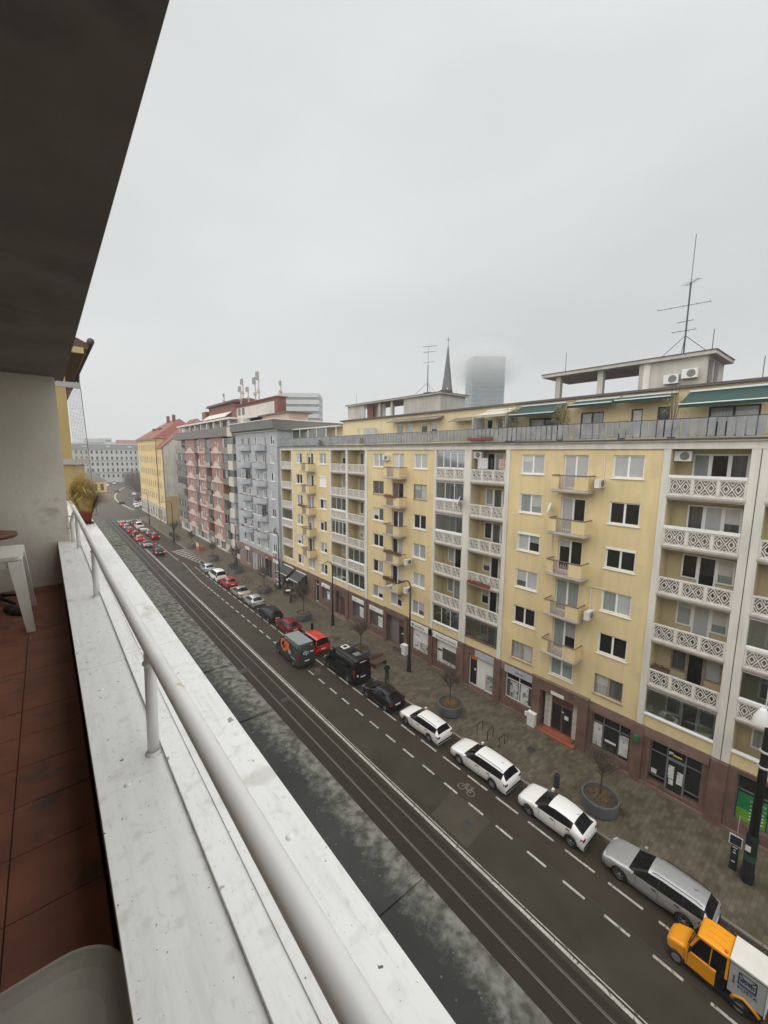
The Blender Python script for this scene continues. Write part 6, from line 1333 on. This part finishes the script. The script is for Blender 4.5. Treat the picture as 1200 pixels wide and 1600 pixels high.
# ------------------------------------------------------------------ street furniture
rkm = MB().tube([(-.34,0,0),(-.34,0,.72),(-.28,0,.80),(.28,0,.80),(.34,0,.72),(.34,0,0)],.026,8).mesh('bicycle_stand', K['black'], smooth=True)
for (x,y,l) in ((23.92,17.3,'steel hoop bicycle stand, farthest of the three near the white estate'),(23.92,16.35,'steel hoop bicycle stand, middle of the three near the white estate'),(23.92,15.35,'steel hoop bicycle stand, nearest of the three near the white estate'),(23.9,62.3,'far bicycle stand hoop, nearest of the distant three'),(23.9,63.6,'far bicycle stand hoop, middle of the distant three'),(23.9,64.9,'far bicycle stand hoop, farthest of the distant three')):
    tag(inst('bicycle_stand', rkm, None, (x,y,.1)), l, 'bicycle stand', 'bicycle stands')
tag(part('bollard', MB().lathe([(0,0),(.17,0),(.17,.86),(.155,.9),(.11,.9),(.11,.82),(0,.82)],(23.45,10.95,.1),20), mat('bollard_blue',(.030,.036,.05),.5,.1,3)), 'dark blue grey litter bollard behind the white hatchback', 'bollard')
tag(part('bollard', MB().lathe([(0,0),(.16,0),(.16,.95),(.12,1.0),(0,1.0)],(22.9,41.0,.1),16), K['black']), 'black bollard before the planter beside the red van', 'bollard')
for (x,y,l) in ((27.72,15.25,'white utility cabinet beside the entrance portal'),(27.65,29.9,'white utility cabinet beside the street lamp and shop door')):
    o = top('utility_cabinet', l, 'cabinet', (x,y,.1), 'utility cabinets'); part('body', MB().box(x-.2,x+.2,y-.3,y+.3,.1,1.15), K['signwhite'], o); part('lid', MB().box(x-.23,x+.23,y-.33,y+.33,1.15,1.2), K['white'], o); part('door_seam', MB().box(x-.205,x-.2,y-.005,y+.005,.2,1.1), K['slab'], o); part('meter_box', MB().box(x-.1,x+.1,y+.33,y+.6,.7,1.0), K['signwhite'], o)
o = top('parking_meter', 'black parking ticket pillar with a framed sign on top', 'parking meter', (25.6,2.62,.1)); part('pillar', MB().box(25.45,25.75,2.48,2.76,.1,1.55), K['black'], o); q = part('sign_frame', MB().box(25.36,25.40,2.36,2.88,1.55,2.1), K['signwhite'], o); part('sign_face', MB().box(25.352,25.362,2.40,2.84,1.59,2.06), K['ink'], o)
for z,w in ((1.35,.2),(1.2,.08),(1.05,.12),(.55,.14)): part('label_strip', MB().box(25.442,25.452,2.62-w/2,2.62+w/2,z,z+.06), K['signwhite'], o)
part('thin_post', MB().tube([(25.62,2.62,2.1),(25.62,2.62,3.1)],.02,5), K['slab'], o)
def lamp(x, y, h, label, reach=2.3, base=True, r0=.11, name='street_lamp', col='black', ang=math.pi):
    o = top(name, label, 'street lamp', (x,y,.1), 'street lamps'); c_, s_ = math.cos(ang), math.sin(ang)
    part('pole', MB().tube([(x,y,.1),(x,y,h-.9)],r0,10,r0*.6), K[col], o, True)
    pts = [(x,y,h-.92)]+[(x+c_*.7*(1-math.cos(a)),y+s_*.7*(1-math.cos(a)),h-.92+.85*math.sin(a)) for a in (.3,.6,.9,1.2,1.5)]+[(x+c_*reach,y+s_*reach,h-.14)]
    part('arm', MB().tube(pts,r0*.58,8,r0*.4), K[col], o, True)
    ex, ey = x+c_*(reach+.25), y+s_*(reach+.25); part('lantern', MB().box(ex-.38,ex+.38,ey-.14,ey+.14,h-.24,h-.12), K['slab'], o)
    if base: part('base_sleeve', MB().lathe([(.24,0),(.24,.12),(.20,.2),(.18,1.1),(.12,1.5)],(x,y,.1),14), K[col], o, True)
    return o
lamp(25.73,27.16,9.4,'tall black street lamp with a curved arm before the middle bay')
lamp(26.6,57.6,9.3,'tall black street lamp at the corner of yellow and blue grey houses')
lamp(21.0+.9,104.0,9.8,'tall street lamp in front of the bare party wall')
lamp(22.2,134.7,9.4,'farthest street lamp beside the old corner house',1.6)
lamp(25.96,74.3,8.5,'dark street pole before the joint of blue grey and pink houses',1.2)
o = lamp(25.74,40.93,8.3,'dark tram pole with a lamp arm in front of the passage',1.2)
tpz = top('tram_pole', 'thick black tram pole at the right edge with a white lamp shade', 'pole', (25.33,2.03,.1))
part('base', MB().lathe([(.27,0),(.27,.5),(.235,.6),(.235,2.2),(.25,2.25),(.25,2.4),(.2,2.6)],(25.33,2.03,.1),18), K['black'], tpz, True); part('shaft', MB().tube([(25.33,2.03,2.6),(25.33,2.03,12)],.19,14,.15), K['black'], tpz, True); part('green_band', MB().lathe([(.243,0),(.243,.35)],(25.33,2.03,1.3),18), mat('green_band',(.02,.06,.05),.5,0), tpz); part('sticker', MB().box(25.07,25.085,2.02,2.22,1.85,2.15), K['signwhite'], tpz)
part('collar', MB().lathe([(.2,0),(.25,.03),(.25,.1),(.2,.13)],(25.33,2.03,6.3),16), K['slab'], tpz, True); part('collar', MB().lathe([(.2,0),(.25,.03),(.25,.1),(.2,.13)],(25.33,2.03,7.1),16), K['slab'], tpz, True)
part('lamp_bracket', MB().tube([(25.33,2.03,8.6),(24.95,2.2,8.9),(24.8,2.28,9.3)],.04,6), K['black'], tpz); part('lamp_shade', MB().lathe([(.34,0),(.30,.3),(.16,.62),(.10,.72),(0,.74)],(24.8,2.28,8.75),16), K['signwhite'], tpz, True)
o = top('short_lamp', 'short black lantern post with a white globe beside the cafe', 'street lamp', (26.7,55.0,.1)); part('post', MB().lathe([(.2,0),(.2,.3),(.12,.6),(.07,1.8),(.1,1.95)],(26.7,55.0,.1),12), K['black'], o, True); part('globe', MB().lathe([(.02,-.2),(.16,-.13),(.21,0),(.16,.14),(0,.2)],(26.7,55.0,2.2),12), K['signwhite'], o, True)
o = top('litter_bin', 'small dark litter bin on the pavement by the far lamp', 'bin', (22.9,112.0,.1)); part('body', MB().lathe([(0,0),(.3,0),(.34,.9),(.28,1.0),(0,1.0)],(22.9,112.0,.1),10), K['black'], o)
o = top('sign_post', 'thin post with a round sign at the head of the queue', 'sign', (21.6,150,.0)); part('post', MB().tube([(21.6,150,0),(21.6,150,7.6)],.07,6), K['wood'], o); part('arm', MB().tube([(21.6,150,7.5),(19.4,150,7.7)],.05,5), K['wood'], o); part('sign', MB().lathe([(0,0),(.45,0),(.45,.05),(0,.05)],(21.6,149.9,6.2),12,'y'), K['brick'], o)
# cafe tables
for i,(x,y,l) in enumerate(((26.6,52.3,'round cafe table under the nearer grey awning'),(26.4,54.2,'round cafe table between the two grey awnings'),(26.7,57.9,'round cafe table beside the corner lamp'))):
    o = top('cafe_table', l, 'table', (x,y,.1), 'cafe tables'); part('table_top', MB().lathe([(0,.72),(.38,.72),(.38,.75),(0,.75)],(x,y,.1),14), K['signwhite'] if i else K['wood'], o); part('stem', MB().tube([(x,y,.1),(x,y,.82)],.03,6), K['black'], o); part('foot', MB().lathe([(0,0),(.22,0),(.2,.03),(0,.04)],(x,y,.1),10), K['black'], o)
    for k,(dx,dy) in enumerate(((.6,.1),(-.55,-.2))):
        q = top('cafe_chair', 'dark wicker cafe chair, %s side of the %s' % (('wall','street')[k], ('table under the nearer grey awning','table between the grey awnings','table by the corner lamp')[i]), 'chair', (x+dx,y+dy,.1), 'cafe chairs'); X_,Y2 = x+dx,y+dy
        part('seat', MB().box(X_-.2,X_+.2,Y2-.2,Y2+.2,.53,.57), K['black'], q); part('backrest', MB().box(X_+(.18 if dx>0 else -.22),X_+(.22 if dx>0 else -.18),Y2-.2,Y2+.2,.57,.97), K['black'], q)
        for sx in (-.18,.18):
            for sy in (-.18,.18): part('leg', MB().tube([(X_+sx,Y2+sy,.1),(X_+sx,Y2+sy,.53)],.016,4), K['black'], q)
# ------------------------------------------------------------------ people
def person(x, y, h, face, label, coat_m, leg_m, stride=0.0, arms='pocket', hairm=None):
    k = h/1.75; J = {}; E_ = []
    V = [('pelvis',0,0,.95,.15),('belly',0,.0,1.12,.145),('chest',0,.01,1.34,.165),('neck',0,.01,1.50,.06),('head0',0,.025,1.58,.075),('head',0,.03,1.67,.092),
      ('hipL',-.10,0,.90,.095),('kneeL',-.105,.05+stride*.5,.50,.066),('ankL',-.105,stride-.02,.09,.045),('toeL',-.12,.13+stride,.04,.038),('hipR',.10,0,.90,.095),('kneeR',.105,.05-stride*.2,.50,.066),('ankR',.105,-stride-.02,.09,.045),('toeR',.12,.13-stride,.04,.038),
      ('shL',-.20,.0,1.40,.072),('elL',-.27,-.02,1.13,.052),('shR',.20,.0,1.40,.072),('elR',.27,-.02,1.13,.052)]
    if arms == 'pocket': V += [('wrL',-.22,.13,.98,.038),('haL',-.19,.17,.94,.04),('wrR',.22,.13,.98,.038),('haR',.19,.17,.94,.04)]
    else: V += [('wrL',-.14,.20,1.20,.038),('haL',-.05,.26,1.26,.04),('wrR',.14,.20,1.20,.038),('haR',.05,.26,1.26,.04)]
    ix = {v[0]:i for i,v in enumerate(V)}
    for c in (('pelvis','belly','chest','neck','head0','head'),('pelvis','hipL','kneeL','ankL','toeL'),('pelvis','hipR','kneeR','ankR','toeR'),('chest','shL','elL','wrL','haL'),('chest','shR','elR','wrR','haR')):
        E_ += [(ix[a],ix[b]) for a,b in zip(c[:-1],c[1:])]
    me = bpy.data.meshes.new('body'); me.from_pydata([(v[1]*k,v[2]*k,v[3]*k) for v in V], E_, [])
    me.materials.append(coat_m)
    o = top('person', label, 'person', (x,y,.105), 'people on the pavement'); b = inst('body', me, o, (x,y,.105)); b.modifiers.new('skin','SKIN')
    sv = me.skin_vertices[0].data
    for i,v in enumerate(V): sv[i].radius = (v[4]*k,v[4]*k); sv[i].use_root = (i == 0)
    sb_ = b.modifiers.new('sub','SUBSURF'); sb_.levels = 1; sb_.render_levels = 1
    part('face', MB().lathe([(.0,-.11),(.05,-.09),(.078,-.02),(.08,.04),(.05,.09),(0,.10)],(x,y+.045*k,.105+1.66*k),12), K['skin'], o, True)
    part('hair', MB().lathe([(.098,-.02),(.101,.04),(.075,.10),(0,.125)],(x,y+.01*k,.105+1.675*k),12), hairm or K['hair'], o, True)
    for s_ in (-1,1):
        part('trouser_leg', MB().tube([(x+s_*.10*k,y,.105+.92*k),(x+s_*.105*k,y+(.05-s_*stride*.35)*k,.105+.5*k),(x+s_*.105*k,y+(-.02-s_*stride)*k,.105+.10*k)],.108*k,8,.062*k), leg_m, o, True)
        part('shoe', MB().tube([(x+s_*.105*k,y+(-.07-s_*stride)*k,.15),(x+s_*.115*k,y+(.06-s_*stride)*k,.145),(x+s_*.12*k,y+(.17-s_*stride)*k,.13)],.05*k,8,.035*k), K['tyre'], o, True)
    o.rotation_euler = (0,0,face); return o
person(22.95,27.2,1.76,rad(160),'person in a black coat and black trousers standing behind the black hatchback',K['coat'],K['coat'],0.02,'phone')
person(24.6,116.0,1.75,rad(10),'person in dark clothes walking on the far pavement near the party wall',mat('dark_jacket',(.03,.025,.025),.85,.1),K['coat'],.2)
person(25.3,51.2,1.72,rad(60),'person in a grey brown jacket standing by the cafe table',mat('brown_jacket',(.10,.07,.05),.85,.1),K['coat'],.12)
# ------------------------------------------------------------------ bare trees beyond the junction
bt = [tree_mesh(s_,9.5,2.6,2.6,8,.17,5,3,.8) for s_ in (21,22,23)]
TP = [(31.5,205),(34.5,212),(32.6,221),(36.2,226),(34.2,238),(38.0,244),(36.2,256),(40.0,262),(38.3,275),(42.5,282),(40.6,296),(45,305),(33.5,196),(43,318),(22.5,322),(17.5,326)]
ORD = ['first','second','third','fourth','fifth','sixth','seventh','eighth','ninth','tenth','eleventh','twelfth','thirteenth','fourteenth']
for i,(x,y) in enumerate(TP):
    l = ('bare tree in the dark clump beyond the junction, %s counted from the corner house' % ORD[i]) if i < 14 else ('bare tree in front of the palace left wing, %s one' % ('right','left')[i-14])
    o = top('bare_tree', l, 'tree', (x,y,0), 'bare trees beyond the junction'); t_,c_ = bt[i%3]; inst('trunk', t_, o, (x,y,0)); inst('crown', c_, o, (x,y,0)); o.rotation_euler = (0,0,i*.9); o.scale = (1.35,1.35,1.2)
# ------------------------------------------------------------------ fog
def vol(name, mb, dens, label, cat, col_):
    m = bpy.data.materials.new(name+'_air'); m.use_nodes = True; t = m.node_tree; t.nodes.clear(); oo = t.nodes.new('ShaderNodeOutputMaterial'); v = t.nodes.new('ShaderNodeVolumePrincipled')
    v.inputs['Color'].default_value = (*col_,1); v.inputs['Density'].default_value = dens; v.inputs['Anisotropy'].default_value = .0; t.links.new(v.outputs[0], oo.inputs['Volume'])
    o = part(name, mb, m); tag(o, label, cat, kind='stuff'); return o
vol('haze', MB().box(-520,780,-270,970,-1.1,128), .00052, 'thin winter haze filling the street and the sky line', 'haze', (.90,.905,.91))
cl = vol('low_cloud', MB().lathe([(44*math.sin(math.pi*k/14), -25*math.cos(math.pi*k/14)) for k in range(15)],(0,0,0),32), .06, 'low cloud swallowing the top of the glass office tower', 'cloud', (.78,.79,.795))
cl.location = (322,247,102.5); t = cl.data.materials[0].node_tree
tco = t.nodes.new('ShaderNodeTexCoord'); vm = t.nodes.new('ShaderNodeVectorMath'); vm.operation = 'MULTIPLY'; vm.inputs[1].default_value = (1/44,1/44,1/25); gt = t.nodes.new('ShaderNodeTexGradient'); gt.gradient_type = 'SPHERICAL'; pw2 = t.nodes.new('ShaderNodeMath'); pw2.operation = 'POWER'; pw2.inputs[1].default_value = 1.3; ml = t.nodes.new('ShaderNodeMath'); ml.operation = 'MULTIPLY'; ml.inputs[1].default_value = .075
t.links.new(tco.outputs['Object'], vm.inputs[0]); t.links.new(vm.outputs[0], gt.inputs[0]); t.links.new(gt.outputs['Fac'], pw2.inputs[0]); t.links.new(pw2.outputs[0], ml.inputs[0]); t.links.new(ml.outputs[0], [n for n in t.nodes if n.type == 'PRINCIPLED_VOLUME'][0].inputs['Density'])
